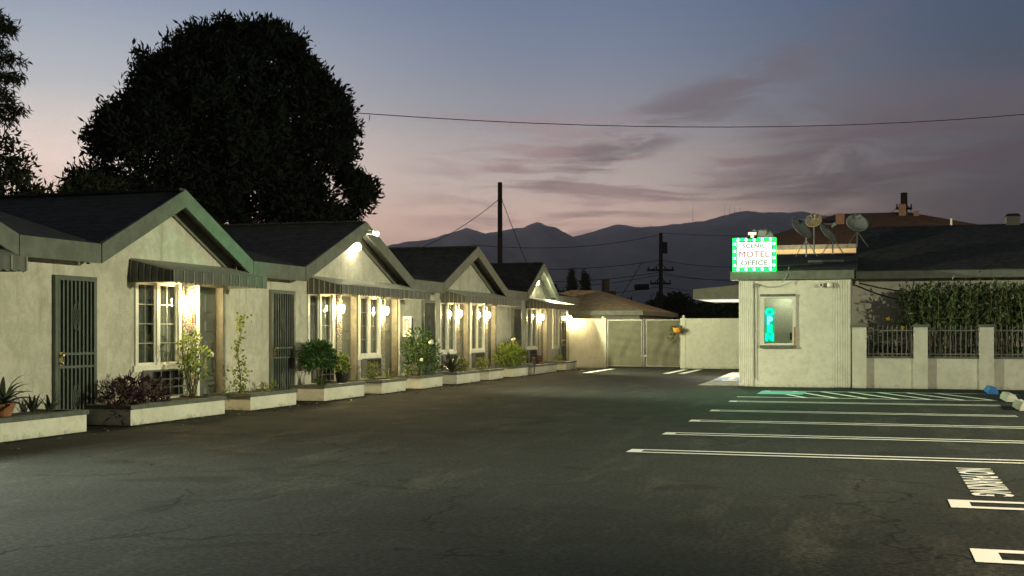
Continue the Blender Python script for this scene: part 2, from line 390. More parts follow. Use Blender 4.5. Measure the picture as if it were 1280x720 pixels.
M = dict(
    wall=stucco('motel_stucco', (.63, .61, .53), .6, 38, .8),
    owall=stucco('office_stucco', (.62, .61, .52), 0.08, 60, 0.25),
    plast=stucco('planter_plaster', (.76, .74, .64), 0.2, 25, 0.3),
    cap=mat('grey_green_paint', (.105, .115, .095), .6, vary=.25, scale=9, dirt=((.04, .038, .03), 5, .5)),
    trim=mat('trim_paint', (.115, .128, .105), .55, vary=.2, scale=5, dirt=((.22, .2, .16), 8, .25)),
    soffit=mat('soffit_paint', (.16, .155, .125), .7, vary=.2, scale=5),
    roof=shingle('dark_shingle', (.050, .050, .050)),
    roofb=shingle('brown_shingle', (.085, .055, .035)),
    rooft=shingle('tan_shingle', (.30, .235, .14)),
    white=mat('white_vinyl', (.72, .71, .64), .4, vary=.08, dirt=((.35, .33, .27), 14, .3)),
    door=mat('door_paint', (.10, .105, .085), .45, vary=.15, scale=4),
    jamb=mat('brown_jamb', (.20, .185, .145), .6, vary=.2),
    grille=mat('security_grille', (.10, .115, .095), .45, vary=.15),
    grillb=mat('security_backing', (.035, .038, .034), .6, vary=.2, scale=30),
    brass=mat('brass', (.75, .6, .3), .25, 1.0, vary=.1),
    awn=mat('awning_metal', (.085, .09, .078), .5, 0.0, vary=.2, scale=3, dirt=((.16, .15, .12), 7, .4)),
    awnl=mat('awning_rib', (.26, .26, .215), .5, vary=.2),
    awntop=mat('awning_top', (.45, .46, .40), .5, vary=.2, dirt=((.2, .19, .16), 6, .6)),
    peb=pebble('pebble_stone', (.60, .54, .40)),
    dark=mat('dark_interior', (.02, .02, .02), .9),
    curt=mat('curtain_cloth', (.46, .44, .36), .9, vary=.12, scale=20),
    curtd=mat('dark_blind', (.09, .095, .085), .8, vary=.2, scale=10),
    acb=mat('vent_grey', (.10, .10, .095), .55, vary=.2),
    acd=mat('vent_dark', (.022, .022, .022), .7, vary=.2),
    glass=glass_mat('window_glass', .7),
    soil=mat('soil', (.045, .035, .025), .95, vary=.4, scale=30, bump=.8, bscale=40),
    terra=mat('terracotta', (.30, .13, .06), .8, vary=.2, scale=10),
    blackp=mat('black_plastic', (.02, .02, .02), .4),
    amber=mat('amber_metal', (.35, .22, .08), .4, 0.6),
    red=mat('red_paint', (.55, .06, .03), .5),
    steel=mat('galvanised_steel', (.30, .30, .28), .45, 0.7, vary=.2),
    gate=mat('gate_sheeting', (.115, .108, .068), .6, vary=.2, scale=2.5, dirt=((.075, .07, .045), 2, .4)),
    wood=mat('weathered_wood', (.035, .026, .02), .9, vary=.3),
    wire=mat('black_wire', (.012, .012, .012), .7),
    dish=mat('dish_grey', (.22, .24, .23), .5, vary=.1, dirt=((.06, .06, .055), 6, .4)),
    dishc=mat('dish_cream', (.42, .33, .22), .5, vary=.1),
    iron=mat('iron_railing', (.13, .13, .115), .5, vary=.2),
    muntin=mat('muntin_grey', (.34, .335, .29), .5, vary=.1),
    conc=mat('concrete', (.42, .40, .34), .85, vary=.2, scale=4, bump=.4, dirt=((.2, .18, .15), 7, .5)),
    blue=mat('blue_paint', (.03, .17, .5), .55, vary=.25, scale=14),
    siding=mat('cream_siding', (.62, .50, .32), .7, vary=.1),
    brick=mat('chimney_brick', (.16, .10, .075), .85, vary=.3, scale=14),
    bark=mat('bark', (.045, .035, .028), .95, vary=.4, scale=12, bump=.8, bscale=20),
    stem=mat('green_stem', (.10, .09, .045), .8, vary=.3, scale=20),
    cane=mat('pale_cane', (.20, .175, .09), .8, vary=.3, scale=20),
    bulb=emis('lamp_glow', (1.0, .80, .40), 900),
    globe=emis('globe_glow', (1.0, .9, .62), 60),
    lens=emis('flood_lens_glow', (.96, 1.0, .9), 6),
    panel=emis('sign_panel_glow', (.90, 1.0, .97), .9),
    led=emis('led_glow', (.16, 1.0, .52), 36),
    ledtube=emis('led_strip_glow', (.004, 1.0, .07), 5.0),
    neon=emis('neon_green_glow', (.0, 1.0, .52), 2.0),
    neonb=emis('neon_blue_glow', (.15, .65, 1.0), 3.0),
    sred=mat('sign_red', (.42, .03, .06), .5), sgrey=mat('sign_grey', (.16, .14, .15), .5),
    line=paint_mat('line_paint', (.84, .83, .76)),
    linet=paint_mat('teal_paint', (.14, .38, .40), (.1, .2, .2)),
    lineb=paint_mat('blue_line_paint', (.05, .2, .5)),
    asph=asphalt('asphalt', (.027, .0285, .0255)),
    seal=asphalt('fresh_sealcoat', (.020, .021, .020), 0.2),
    dirt=mat('ground_soil', (.05, .045, .035), .95, vary=.3, scale=.5),
    hill=mat('chaparral', (.26, .235, .21), 1.0, vary=.25, scale=.003, spec=0.0),
)
LEAF = dict(
    tree=leaf_mat('tree_leaves', (.021, .028, .017), .45, .08, .85, None, .08),
    tree2=leaf_mat('far_tree_leaves', (.035, .042, .022), .45, .08, .85, None, .08),
    cyp=leaf_mat('cypress_leaves', (.022, .032, .017), .4, .1),
    bush=leaf_mat('bush_leaves', (.07, .13, .028), .5, .25),
    topi=leaf_mat('topiary_leaves', (.055, .12, .028), .5, .25),
    rose=leaf_mat('rose_leaves', (.19, .26, .05), .45, .5, tip=(.35, .38, .10)),
    yell=leaf_mat('yellow_green_leaves', (.20, .23, .06), .45, .3),
    hedge=leaf_mat('hedge_leaves', (.070, .112, .040), .65, .25, .35, tip=(.15, .19, .08)),
    purp=leaf_mat('purple_leaves', (.050, .018, .030), .6, .2),
    agav=leaf_mat('agave_leaves', (.055, .07, .042), .3, .05),
    redl=leaf_mat('red_leaves', (.17, .06, .05), .4, .2),
    petal=mat('white_petal', (.82, .80, .68), .6, vary=.08), ypetal=mat('yellow_petal', (.75, .45, .08), .6, vary=.15),
)

# ============================================================ GROUND, MARKINGS
GROUND = MB().quad((-20000, -3000, -.01), (20000, -3000, -.01), (20000, 20000, -.01), (-20000, 20000, -.01)).build('ground', M['dirt'])
tag(GROUND, 'bare dark ground stretching to the mountains', 'ground', kind='structure')
lot = MB().quad((-11.2, -25, 0), (24, -25, 0), (24, 45.1, 0), (-11.2, 45.1, 0)).build('parking_lot', M['asph'])
tag(lot, 'worn dark asphalt parking lot with white stall lines', 'parking lot', kind='structure')
MB().quad((-3.3, 29.0, .004), (16, 29.0, .004), (16, 30.72, .004), (-3.3, 30.72, .004)).build('sealcoat_strip', M['seal'], lot)
def rect(mb, x0, x1, y0, y1, z=.008): return mb.quad((x0, y0, z), (x1, y0, z), (x1, y1, z), (x0, y1, z))
def hairpin(y, x0, x1, gap=.40, w=.105):
    mb = MB(); rect(mb, x0, x1, y-gap/2-w/2, y-gap/2+w/2); rect(mb, x0, x1, y+gap/2-w/2, y+gap/2+w/2)
    rect(mb, x0, x0+.16, y-gap/2+w/2, y+gap/2-w/2)
    mb.build('stall_line', M['line'], lot)
for y, x1 in ((13.82, 2.45), (16.28, 2.45), (18.72, 2.45), (21.22, 2.28), (24.12, 2.3)): hairpin(y, -2.72, x1, .28, .09)
for y in (10.32, 7.98, 5.6): hairpin(y, .60, 5.2, .36, .11)
# access aisle hatching between two lines, blue and teal accessible-stall paint
mb = MB(); rect(mb, -2.75, 2.3, 25.75, 25.86); rect(mb, -2.45, 2.3, 28.5, 28.6)
for k in range(7):
    a = -2.4+k*.62
    mb.quad((a+1.0, 25.87, .008), (a+1.12, 25.87, .008), (a+.12, 28.49, .008), (a, 28.49, .008))
mb.build('access_hatching', M['line'], lot)
mb = MB(); rect(mb, -2.45, -1.45, 27.0, 28.3, .012); mb.build('teal_patch', M['linet'], lot)
mb = MB(); rect(mb, 2.3, 3.1, 28.4, 28.65, .008); mb.build('blue_line', M['lineb'], lot)
def ground_text(body, cx, cy, length, height):
    v, f = text_mesh(body, 1.0, 0.0, 1.0, .022)
    v[:, 0] *= length/(v[:, 0].max()-v[:, 0].min()); v[:, 1] *= height/(v[:, 1].max()-v[:, 1].min())
    v[:, :2] -= (v[:, :2].max(0)+v[:, :2].min(0))/2
    w = np.stack([cx+v[:, 1], cy-v[:, 0], np.full(len(v), .008)], 1)
    return link_mesh('painted_lettering', w, f, M['line'], lot)
ground_text('NO PARKING', .985, 11.95, 2.15, .34)
for x in (-9.3, -6.6, -6.1):
    mb = MB(); mb.quad((x, 39.2, .008), (x+.22, 39.2, .008), (x+.22, 43.6, .008), (x, 43.6, .008)); mb.build('stall_line', M['line'], lot)
# sloped concrete walk beside the office with its painted emblem patch
ramp = MB().hexa([(-4.35, 31.2, 0), (-3.25, 31.2, 0), (-3.25, 38.5, 0), (-4.35, 38.5, 0)], [(-4.25, 31.3, .02), (-3.25, 31.3, .02), (-3.25, 38.5, .10), (-4.25, 38.5, .10)]).build('walkway', M['conc'])
tag(ramp, 'pale concrete walkway beside the office entrance', 'walkway', kind='structure')
MB().quad((-4.1, 32.6, .042), (-3.4, 32.6, .042), (-3.4, 35.0, .072), (-4.1, 35.0, .072)).build('blue_patch', M['lineb'], ramp)
mb = MB()
mb.quad((-3.95, 33.0, .052), (-3.55, 33.0, .052), (-3.55, 33.5, .058), (-3.95, 33.5, .058)); mb.quad((-3.85, 33.6, .06), (-3.7, 33.6, .06), (-3.7, 34.6, .075), (-3.85, 34.6, .075))
mb.build('painted_emblem', M['line'], ramp)

# wheel stops
def wheel_stop(x, y0, y1, m, label, stake=None):
    prof = [(x-.105, 0), (x+.105, 0), (x+.105, .055), (x+.055, .14), (x-.055, .14), (x-.105, .055)]
    t = thing('wheel_stop', (x, (y0+y1)/2, 0), label, 'wheel stop', 'wheel stops at the end of the stalls')
    MB().prism(prof, 'y', y0, y1).build('stop_block', m, t)
    mb = MB(); [MB().lathe((x, y, .138), [(.02, 0), (.02, .012)], 8).build('anchor_pin', M['steel'], t) for y in (y0+.25, y1-.25)]
wheel_stop(2.60, 28.8, 29.9, M['blue'], 'blue painted wheel stop in front of the fence')
wheel_stop(2.66, 25.6, 26.9, M['conc'], 'bare concrete wheel stop next to the blue one')
wheel_stop(2.60, 22.8, 24.0, M['conc'], 'bare concrete wheel stop cut by the right edge of the picture')

# ============================================================ MOUNTAINS
ridge = [(-900, 330), (-300, 312), (100, 322), (330, 318), (488, 309), (515, 303), (540, 297), (560, 291), (583, 284), (596, 287), (606, 291), (625, 288), (640, 285), (655, 283), (664, 279), (672, 276.5), (680, 279), (692, 285), (705, 291), (716, 295), (726, 293), (735, 290), (750, 286), (762, 282), (771, 279), (780, 280.5), (800, 283), (815, 282), (830, 281), (845, 279), (860, 277.5), (880, 275), (893, 272), (905, 268), (920, 264.5), (936, 262), (950, 265), (965, 264), (985, 265), (1000, 263), (1020, 267), (1060, 277), (1120, 290), (1200, 292), (1400, 300), (2000, 322)]
def mountains():
    Yr = 9500.0
    xs = np.linspace(-900, 2000, 1100)
    ry = np.interp(xs, [p[0] for p in ridge], [p[1] for p in ridge])
    hx = (xs-640)/1500*Yr; hz = (414-ry)/1500*Yr
    jag = np.zeros_like(xs)
    for k in range(3, 10): jag += np.abs(np.sin(xs*0.017*1.87**k + 3*k))*36/1.62**k
    jag -= jag.mean(); hz = hz + jag*0.55
    depth = np.linspace(-1, 1, 41)
    v = []; f = []
    ca, sa = math.cos(ROT), math.sin(ROT)
    for j, d in enumerate(depth):
        prof = 1-abs(d)**1.15
        for i in range(len(xs)):
            spur = abs(math.sin(hx[i]/260.0 + 2.2*math.sin(hx[i]/900)+1.4*abs(d)*math.sin(hx[i]/700)))*(1-abs(2*abs(d)-1))*230
            z = hz[i]*prof + spur*(0.7 if d < 0 else .4) - 5
            if d == 0 or abs(d) < 1e-6: z = hz[i]-5
            z = min(z, (hz[i]-5)*(1+d*4300/Yr)*.965) if d < -1e-6 else min(z, hz[i]-5)
            Y = Yr + d*4300
            X = hx[i] + 40*math.sin(j*2.1+i*.3)*(abs(d) > .01)
            v.append((X*ca - Y*sa, X*sa + Y*ca, z))
    n = len(xs)
    for j in range(len(depth)-1):
        for i in range(n-1):
            a = j*n+i; f.append((a, a+1, a+n+1, a+n))
    return v, f
v, f = mountains()
hill = link_mesh('mountains', v, f, M['hill'], None, True)
tag(hill, 'hazy dark mountain range along the horizon', 'mountains', kind='structure')
def lotp(x, y, Y):                         # photo pixel at camera distance Y -> world point (used for far scenery)
    X = (x-640)/1500*Y; c, s = math.cos(ROT), math.sin(ROT)
    return (X*c - Y*s, X*s + Y*c, 1.4-(y-414)/1500*Y)
MAST = ['antenna mast on the mountain, leftmost and standing alone', 'antenna mast on the mountain, first of the summit cluster', 'tall antenna mast second in the summit cluster', 'antenna mast third in the summit cluster', 'short antenna mast at the right end of the summit cluster']
for lab, (x, yb, yt) in zip(MAST, ((866, 277, 255), (906, 269, 258), (912, 268, 257), (918, 266, 258), (925, 264, 258))):
    b = lotp(x, yb+2, 9490); tp = lotp(x, yt, 9490)
    mb = MB().tube([b, tp], 1.7, 5, 1.0)
    for k in (.35, .7): mb.tube([(b[0]-3, b[1], b[2]+(tp[2]-b[2])*k), (b[0]+3, b[1], b[2]+(tp[2]-b[2])*k)], .8, 4)
    tag(mb.build('antenna_mast', M['wire']), lab, 'antenna', 'antenna masts on the mountain summit')

# the dusk air itself: one closed box round everything, ground included
hz = MB().box(-21000, 21000, -4000, 21000, -1.0, 1040).build('haze', None)
hm = bpy.data.materials.new('dusk_haze'); hm.use_nodes = True; HT = NT(hm.node_tree); HT.n.clear()
ho = HT.add('ShaderNodeOutputMaterial'); pv = HT.add('ShaderNodeVolumePrincipled'); pv.inputs['Color'].default_value = (.92, .90, .90, 1); pv.inputs['Density'].default_value = 9e-5; pv.inputs['Anisotropy'].default_value = 0.7
HT.l.new(pv.outputs[0], ho.inputs['Volume']); hz.data.materials.append(hm)
tag(hz, 'thin dusk haze fading the far mountains', 'haze', kind='stuff')

# ============================================================ MOTEL ROW
WX, FX = -11.23, -10.90          # facade plane, fascia plane
motel = thing('motel_building', (-15.2, 25, 0), 'long white stucco motel wing with a row of front gables and dark shingle roofs', 'motel')
GAB = [(7.6, 10.5, 13.4, 1.05), (15.2, 17.45, 19.7, 1.03), (21.85, 24.85, 27.75, 1.15), (29.95, 32.85, 35.75, 1.13), (38.0, 40.08, 42.15, 1.05)]
ZE = 2.66
WIN = [(16.59, 17.80), (22.68, 23.82), (25.28, 26.40), (30.63, 31.82), (33.25, 34.42), (39.13, 40.35), (42.62, 43.45)]
DOOR = [(18.36, 19.24), (24.30, 25.10), (26.75, 27.54), (32.17, 32.98), (34.80, 35.60), (41.00, 41.75)]
SEC = [(14.54, 15.50), (20.98, 21.99), (29.24, 30.14), (37.36, 38.36), (43.62, 44.45)]
ACU = [(16.75, 18.02), (22.85, 23.85), (25.40, 26.45), (30.75, 31.8), (33.35, 34.4), (39.2, 40.3)]
ops = [(a, b, .85, 2.2) for a, b in WIN] + [(a, b, .04, 2.22) for a, b in DOOR] + [(a, b, .34, .74) for a, b in ACU]
mb = MB()
ys = sorted(set([2.0, 45.0] + [q for o in ops for q in o[:2]])); zs = sorted(set([0, 2.62] + [q for o in ops for q in o[2:]]))
for y0, y1 in zip(ys[:-1], ys[1:]):
    z0 = None
    runs = []
    for za, zb in zip(zs[:-1], zs[1:]):
        ym, zm = (y0+y1)/2, (za+zb)/2
        hole = any(a < ym < b and c < zm < d for a, b, c, d in ops)
        if hole: z0 = None
        else:
            if z0 is None: runs.append([za, zb]); z0 = za
            else: runs[-1][1] = zb
    for za, zb in runs: mb.quad((WX, y0, za), (WX, y1, za), (WX, y1, zb), (WX, y0, zb))
for a, b, c, d in ops:                      # reveals
    r = WX-.16
    mb.quad((WX, a, c), (WX, a, d), (r, a, d), (r, a, c)); mb.quad((WX, b, c), (r, b, c), (r, b, d), (WX, b, d))
    mb.quad((WX, a, d), (WX, b, d), (r, b, d), (r, a, d)); mb.quad((WX, a, c), (r, a, c), (r, b, c), (WX, b, c))
for a, m_, b, h in GAB:                     # gable triangles
    mb.quad((WX, a+.05, 2.62), (WX, b-.05, 2.62), (WX, m_, ZE+h-.06))
for y in (2.0, 45.0): mb.quad((WX, y, 0), (WX-8.2, y, 0), (WX-8.2, y, 2.62), (WX-4, y, 3.6), (WX, y, 2.62))
mb.quad((WX-8.2, 2, 0), (WX-8.2, 45, 0), (WX-8.2, 45, 2.62), (WX-8.2, 2, 2.62))
mb.build('wall', M['wall'], motel)
MB().box(WX-.5, WX-.42, 2.1, 44.9, .02, 2.6).build('inner_wall', M['dark'], motel)
# roofs: main ridge along the row, cross gables in front
RX = -15.2
mb = MB()
zr_ = lambda x: ZE + .03 + (FX-x)*.235
mb.hexa([(WX-.02, 1.6, zr_(WX)-.09), (WX-.02, 45.4, zr_(WX)-.09), (RX, 45.4, zr_(RX)-.09), (RX, 1.6, zr_(RX)-.09)], [(WX-.02, 1.6, zr_(WX)), (WX-.02, 45.4, zr_(WX)), (RX, 45.4, zr_(RX)), (RX, 1.6, zr_(RX))])
mb.hexa([(RX, 1.6, zr_(RX)-.09), (RX, 45.4, zr_(RX)-.09), (-19.9, 45.4, 2.5), (-19.9, 1.6, 2.5)], [(RX, 1.6, zr_(RX)), (RX, 45.4, zr_(RX)), (-19.9, 45.4, 2.6), (-19.9, 1.6, 2.6)])
gaps = [(1.6, 7.6)] + [(GAB[i][2], GAB[i+1][0]) for i in range(4)] + [(42.15, 45.4)]
for a, b in gaps:
    mb.hexa([(FX, a, ZE-.05), (FX, b, ZE-.05), (WX-.021, b, zr_(WX)-.09), (WX-.021, a, zr_(WX)-.09)], [(FX, a, ZE+.03), (FX, b, ZE+.03), (WX-.021, b, zr_(WX)), (WX-.021, a, zr_(WX))])
for a, m_, b, h in GAB:
    for e in (a, b):
        s = 1 if e == a else -1
        mb.hexa([(FX, e, ZE-.05), (FX, m_, ZE+h-.05), (RX+.02, m_, ZE+h-.05), (RX+.02, e, ZE-.05)][::s], [(FX, e, ZE+.04), (FX, m_, ZE+h+.04), (RX+.02, m_, ZE+h+.04), (RX+.02, e, ZE+.04)][::s])
mb.build('roof', M['roof'], motel)
# ridge caps, slightly uneven
for a, m_, b, h in GAB:
    mb = MB(); k = FX-.02
    while k > RX: mb.box(k-.31, k, m_-.10, m_+.10, ZE+h+.03, ZE+h+.065+.01*rng.random()); k -= .34
    mb.build('ridge_cap', M['roof'], motel)
# fascia boards
mb = MB()
for a, b in gaps: mb.box(FX, FX+.035, a+.02, b-.02, 2.40, ZE+.025)
for a, m_, b, h in GAB:
    for e in (a, b):
        mb.hexa([(FX, e, 2.40), (FX+.038, e, 2.40), (FX+.038, m_, 2.42+h), (FX, m_, 2.42+h)], [(FX, e, ZE+.03), (FX+.038, e, ZE+.03), (FX+.038, m_, ZE+h+.05), (FX, m_, ZE+h+.05)])
mb.build('fascia', M['trim'], motel)
mb = MB()
for a, m_, b, h in GAB:                     # soffits with a stepped frieze board under the rakes
    for e in (a, b):
        q = .13 if e == a else -.13
        mb.quad((FX, e, ZE-.055), (FX, m_, ZE+h-.055), (WX+.002, m_, ZE+h-.055), (WX+.002, e, ZE-.055))
        mb.hexa([(WX+.003, e+q, 2.40), (WX+.05, e+q, 2.40), (WX+.05, m_, 2.42+h-.06), (WX+.003, m_, 2.42+h-.06)], [(WX+.003, e+q, ZE-.06), (WX+.05, e+q, ZE-.06), (WX+.05, m_, ZE+h-.11), (WX+.003, m_, ZE+h-.11)])
for a, b in gaps: mb.quad((FX, a, 2.50), (FX, b, 2.50), (WX+.002, b, 2.50), (WX+.002, a, 2.50))
mb.build('soffit', M['soffit'], motel)

def window(y0, y1, dark_left=False):
    f = MB(); X = WX; z0, z1 = .85, 2.2; w = .065
    for c in ((y0-.06, y1+.06, z1-.01, z1+.06), (y0-.10, y1+.10, z0-.10, z0+.0)): f.box(X-.02, X+.035, *c)
    for c in ((y0-.06, y0+.02, z0, z1-.01), (y1-.02, y1+.06, z0, z1-.01)): f.box(X-.02, X+.034, *c)
    ym = (y0+y1)/2
    f.box(X-.05, X+.02, ym-.045, ym+.045, z0, z1-.01)
    fr = f.build('window', M['white'], motel)
    g = MB()
    for a, b in ((y0+.02, ym-.045), (ym+.045, y1-.02)):
        g.box(X-.045, X-.012, a, a+.035, z0, z1-.01); g.box(X-.045, X-.012, b-.035, b, z0, z1-.01)
        g.box(X-.045, X-.0121, a+.035, b-.035, z0, z0+.04); g.box(X-.045, X-.0121, a+.035, b-.035, z1-.05, z1-.01)
    g.build('sash', M['white'], fr)
    g = MB()
    for a, b in ((y0+.055, ym-.08), (ym+.08, y1-.055)):
        if dark_left and a < ym-.1: continue
        c = (a+b)/2; g.box(X-.04, X-.028, c-.008, c+.008, z0+.04, z1-.05)
        for k in (1, 2, 3):
            z = z0+.04+(z1-z0-.09)*k/4; g.box(X-.0395, X-.0285, a, b, z-.007, z+.007)
    g.build('muntin', M['muntin'], fr)
    MB().quad((X-.033, y0+.02, z0), (X-.033, y1-.02, z0), (X-.033, y1-.02, z1-.01), (X-.033, y0+.02, z1-.01)).build('pane', M['glass'], fr)
    cu = MB(); n = 26
    for half, mm in ((0, 'curtd'), (1, 'curt')):
        cu = MB(); a0 = y0 if half == 0 else ym; a1 = ym if half == 0 else y1
        for k in range(n):
            ya, yb = a0+(a1-a0)*k/n, a0+(a1-a0)*(k+1)/n
            xa, xb = X-.13+.018*math.sin(k*1.7), X-.13+.018*math.sin((k+1)*1.7)
            cu.quad((xa, ya, z0+.001), (xb, yb, z0+.001), (xb, yb, z1-.001), (xa, ya, z1-.001))
        cu.build('curtain', M[mm], fr)
for i, (a, b) in enumerate(WIN): window(a, b, i in (1,))

def room_door(y0, y1):
    X = WX-.13
    d = MB(); d.box(X-.04, X, y0+.02, y1-.02, .045, 2.2)
    w = y1-y0-.04
    for a, b in ((.12, .44), (.56, .88)):
        for c, e in ((.10, .42), (.50, 1.25), (1.38, 1.60), (1.72, 2.04)):
            ya, yb = y0+.02+w*a, y0+.02+w*b
            d.hexa([(X+.0005, ya, c), (X+.0005, yb, c), (X+.0005, yb, e), (X+.0005, ya, e)], [(X+.016, ya+.03, c+.03), (X+.016, yb-.03, c+.03), (X+.016, yb-.03, e-.03), (X+.016, ya+.03, e-.03)])
    do = d.build('door', M['door'], motel)
    MB().ball((X+.06, y0+.12, 1.02), .032, 10).lathe((X, y0+.12, 1.02), [(.03, 0), (.012, .05)], 8, 'x').build('knob', M['brass'], do)
    j = MB(); j.box(WX-.158, WX+.012, y1-.001, y1+.09, .04, 2.26); j.box(WX-.02, WX+.011, y0-.05, y1, 2.18, 2.255)
    j.build('jamb', M['jamb'], do)
    MB().box(WX-.15, WX+.06, y0, y1, .0, .045).build('threshold', M['conc'], do)
for a, b in DOOR: room_door(a, b)

def security_door(y0, y1):
    X = WX+.002; z1 = 2.21
    f = MB(); w = .07
    f.box(X, X+.06, y0, y0+w, .02, z1); f.box(X, X+.06, y1-w, y1, .02, z1); f.box(X, X+.06, y0+w, y1-w, z1-w, z1); f.box(X, X+.06, y0+w, y1-w, .02, .02+w)
    fr = f.build('security_door', M['grille'], motel)
    MB().box(X, X+.008, y0+w, y1-w, .09, z1-w).build('mesh_backing', M['grillb'], fr)
    b = MB(); n = 9
    for k in range(n):
        y = y0+w+(y1-y0-2*w)*(k+.5)/n; b.box(X+.02, X+.042, y-.016, y+.016, .09, z1-w)
    for z in (.88, 1.07): b.box(X+.024, X+.052, y0+w, y1-w, z-.018, z+.018)
    b.build('bar', M['grille'], fr)
    o = MB(); ym = (y0+y1)/2
    for zc in (1.62, .42):
        for k in range(10):
            t0 = k/10*2*math.pi; t1 = (k+1)/10*2*math.pi
            for rr in (1, .55):
                o.tube([(X+.055, ym+.075*rr*math.sin(t0), zc+.22*rr*math.cos(t0)), (X+.055, ym+.075*rr*math.sin(t1), zc+.22*rr*math.cos(t1))], .008, 4)
        for s in (-1, 1): o.tube([(X+.055, ym-.06*s, zc-.14), (X+.055, ym+.06*s, zc+.14)], .008, 4)
    o.build('scroll_ornament', M['grille'], fr)
    h = MB().box(X+.06, X+.066, y0+.08, y0+.15, .90, 1.10).ball((X+.10, y0+.11, 1.05), .032, 10).ball((X+.085, y0+.11, .94), .022, 8).tube([(X+.06, y0+.11, 1.05), (X+.1, y0+.11, 1.05)], .014, 6)
    h.build('handle', M['brass'], fr)
for a, b in SEC: security_door(a, b)

def ac_grille(y0, y1):
    X = WX
    f = MB(); z0, z1 = .34, .74
    f.box(X-.02, X+.05, y0-.03, y0+.22, z0-.02, z1+.03)
    fr = f.build('air_conditioner', M['acb'], motel)
    MB().box(X-.12, X-.06, y0+.22, y1, z0, z1).build('coil', M['acd'], fr)
    g = MB(); g.box(X-.03, X+.045, y0+.22, y1+.02, z1, z1+.03); g.box(X-.03, X+.045, y0+.22, y1+.02, z0-.02, z0)
    for k in range(1, 5):
        y = y0+.22+(y1-y0-.22)*k/4; g.box(X-.03, X+.044, y-.016, y+.016, z0, z1)
    for k in (1, 2):
        z = z0+(z1-z0)*k/3; g.box(X-.028, X+.0445, y0+.22, y1, z-.012, z+.012)
    g.build('louvre', M['acb'], fr)
for a, b in ACU: ac_grille(a, b)
# pebble-dash pilasters between window and door
for a, b in ((17.90, 18.32), (24.02, 24.27), (26.50, 26.72), (31.93, 32.14), (34.55, 34.77), (40.55, 40.93)):
    MB().box(WX-.01, WX+.035, a, b, .0, 2.2).build('pebble_pilaster', M['peb'], motel)
MB().box(WX-.01, WX+.05, 18.325, 18.40, .0, 2.2).box(WX-.01, WX+.03, 27.63, 27.70, 0, 2.2).build('corner_trim', M['white'], motel)

def awning(y0, y1, proj=.80, zb=2.54, zf=2.34, drop=.19):
    X0, X1 = WX+.003, WX+proj
    rt = MB(); n = max(8, int((y1-y0)/.10))
    for k in range(n):
        a, b = y0+(y1-y0)*k/n, y0+(y1-y0)*(k+1)/n; m1, m2 = a+(b-a)*.35, a+(b-a)*.65; r = .022
        pr = [(a, 0), (m1, 0), (m1+.01, r), (b-.01, r), (b, 0)]
        for (p, h), (q, g) in zip(pr[:-1], pr[1:]):
            rt.quad((X0, p, zb+h), (X1, p, zf+h), (X1, q, zf+g), (X0, q, zb+g))
    rt.quad((X0, y0, zb-.03), (X1, y0, zf-.03), (X1, y1, zf-.03), (X0, y1, zb-.03))
    aw = rt.build('awning', M['awntop'], motel)
    v = MB()                                  # scalloped front valance and closed side cheeks
    nv = int((y1-y0)/.14)
    for k in range(nv):
        a, b = y0+(y1-y0)*k/nv, y0+(y1-y0)*(k+1)/nv; c = (a+b)/2
        v.quad((X1+.002, a, zf-drop+.03), (X1+.010, c, zf-drop), (X1+.010, c, zf+.025), (X1+.002, a, zf+.025)); v.quad((X1+.010, c, zf-drop), (X1+.002, b, zf-drop+.03), (X1+.002, b, zf+.025), (X1+.010, c, zf+.025))
    v.build('valance', M['awn'], aw)
    for y in (y0, y1):
        s = MB(); s.hexa([(X0, y-.004, zf-drop+.02), (X1, y-.004, zf-drop+.02), (X1, y+.004, zf-drop+.02), (X0, y+.004, zf-drop+.02)], [(X0, y-.004, zb), (X1, y-.004, zf), (X1, y+.004, zf), (X0, y+.004, zb)])
        s.build('side_panel', M['awn'], aw)
    for k in range(7):
        x = X0+.04+(X1-X0-.08)*k/6; zt = zb+(zf-zb)*(x-X0)/(X1-X0); MB().box(x-.008, x+.008, y0-.016, y0-.0045, zf-drop+.03, zt-.01).build('rib', M['awnl'], aw)
    for k in range(0, nv+1, 2):
        a = y0+(y1-y0)*k/nv; MB().box(X1+.003, X1+.014, a-.012, a+.012, zf-drop+.03, zf+.02).build('rib', M['awnl'], aw)
for a, b in ((6.2, 13.0), (16.40, 19.42), (22.62, 27.72), (30.60, 35.80), (39.02, 43.0)): awning(a, b)

# ---------------------------------------------------- lamps on the row
def wall_lamp(y, label, z=1.93, power=1):
    x = WX+.045
    t = thing('wall_lamp', (x, y, z-.12), label, 'wall lamp', 'lit lantern lamps between the motel windows and doors')
    MB().box(x-.01, x+.014, y-.035, y+.035, z-.16, z+.10).tube([(x, y, z+.085), (x+.06, y, z+.105), (x+.085, y, z+.07)], .008, 5).lathe((x+.085, y, z+.045), [(.055, 0), (.03, .025), (.01, .04)], 10).build('bracket', M['amber'], t)
    MB().lathe((x+.085, y, z-.06), [(.022, -.07), (.040, -.02), (.048, .04), (.042, .085), (.02, .1)], 12).build('glass_shade', M['bulb'], t, True)
    MB().lathe((x+.085, y, z-.15), [(.006, -.05), (.016, -.03), (.022, .018)], 8).build('finial', M['amber'], t)
LL = ['wall lamp beside the first room door, above the rose bush', 'wall lamp left of the pair under the second gable', 'wall lamp right of the pair under the second gable', 'wall lamp left of the pair under the third gable', 'wall lamp right of the pair under the third gable', 'wall lamp under the fourth gable', 'wall lamp at the far end of the row by the yellow lit wall']
for y, l in zip((17.98, 24.08, 26.60, 31.93, 34.56, 40.72, 44.78), LL): wall_lamp(y, l)
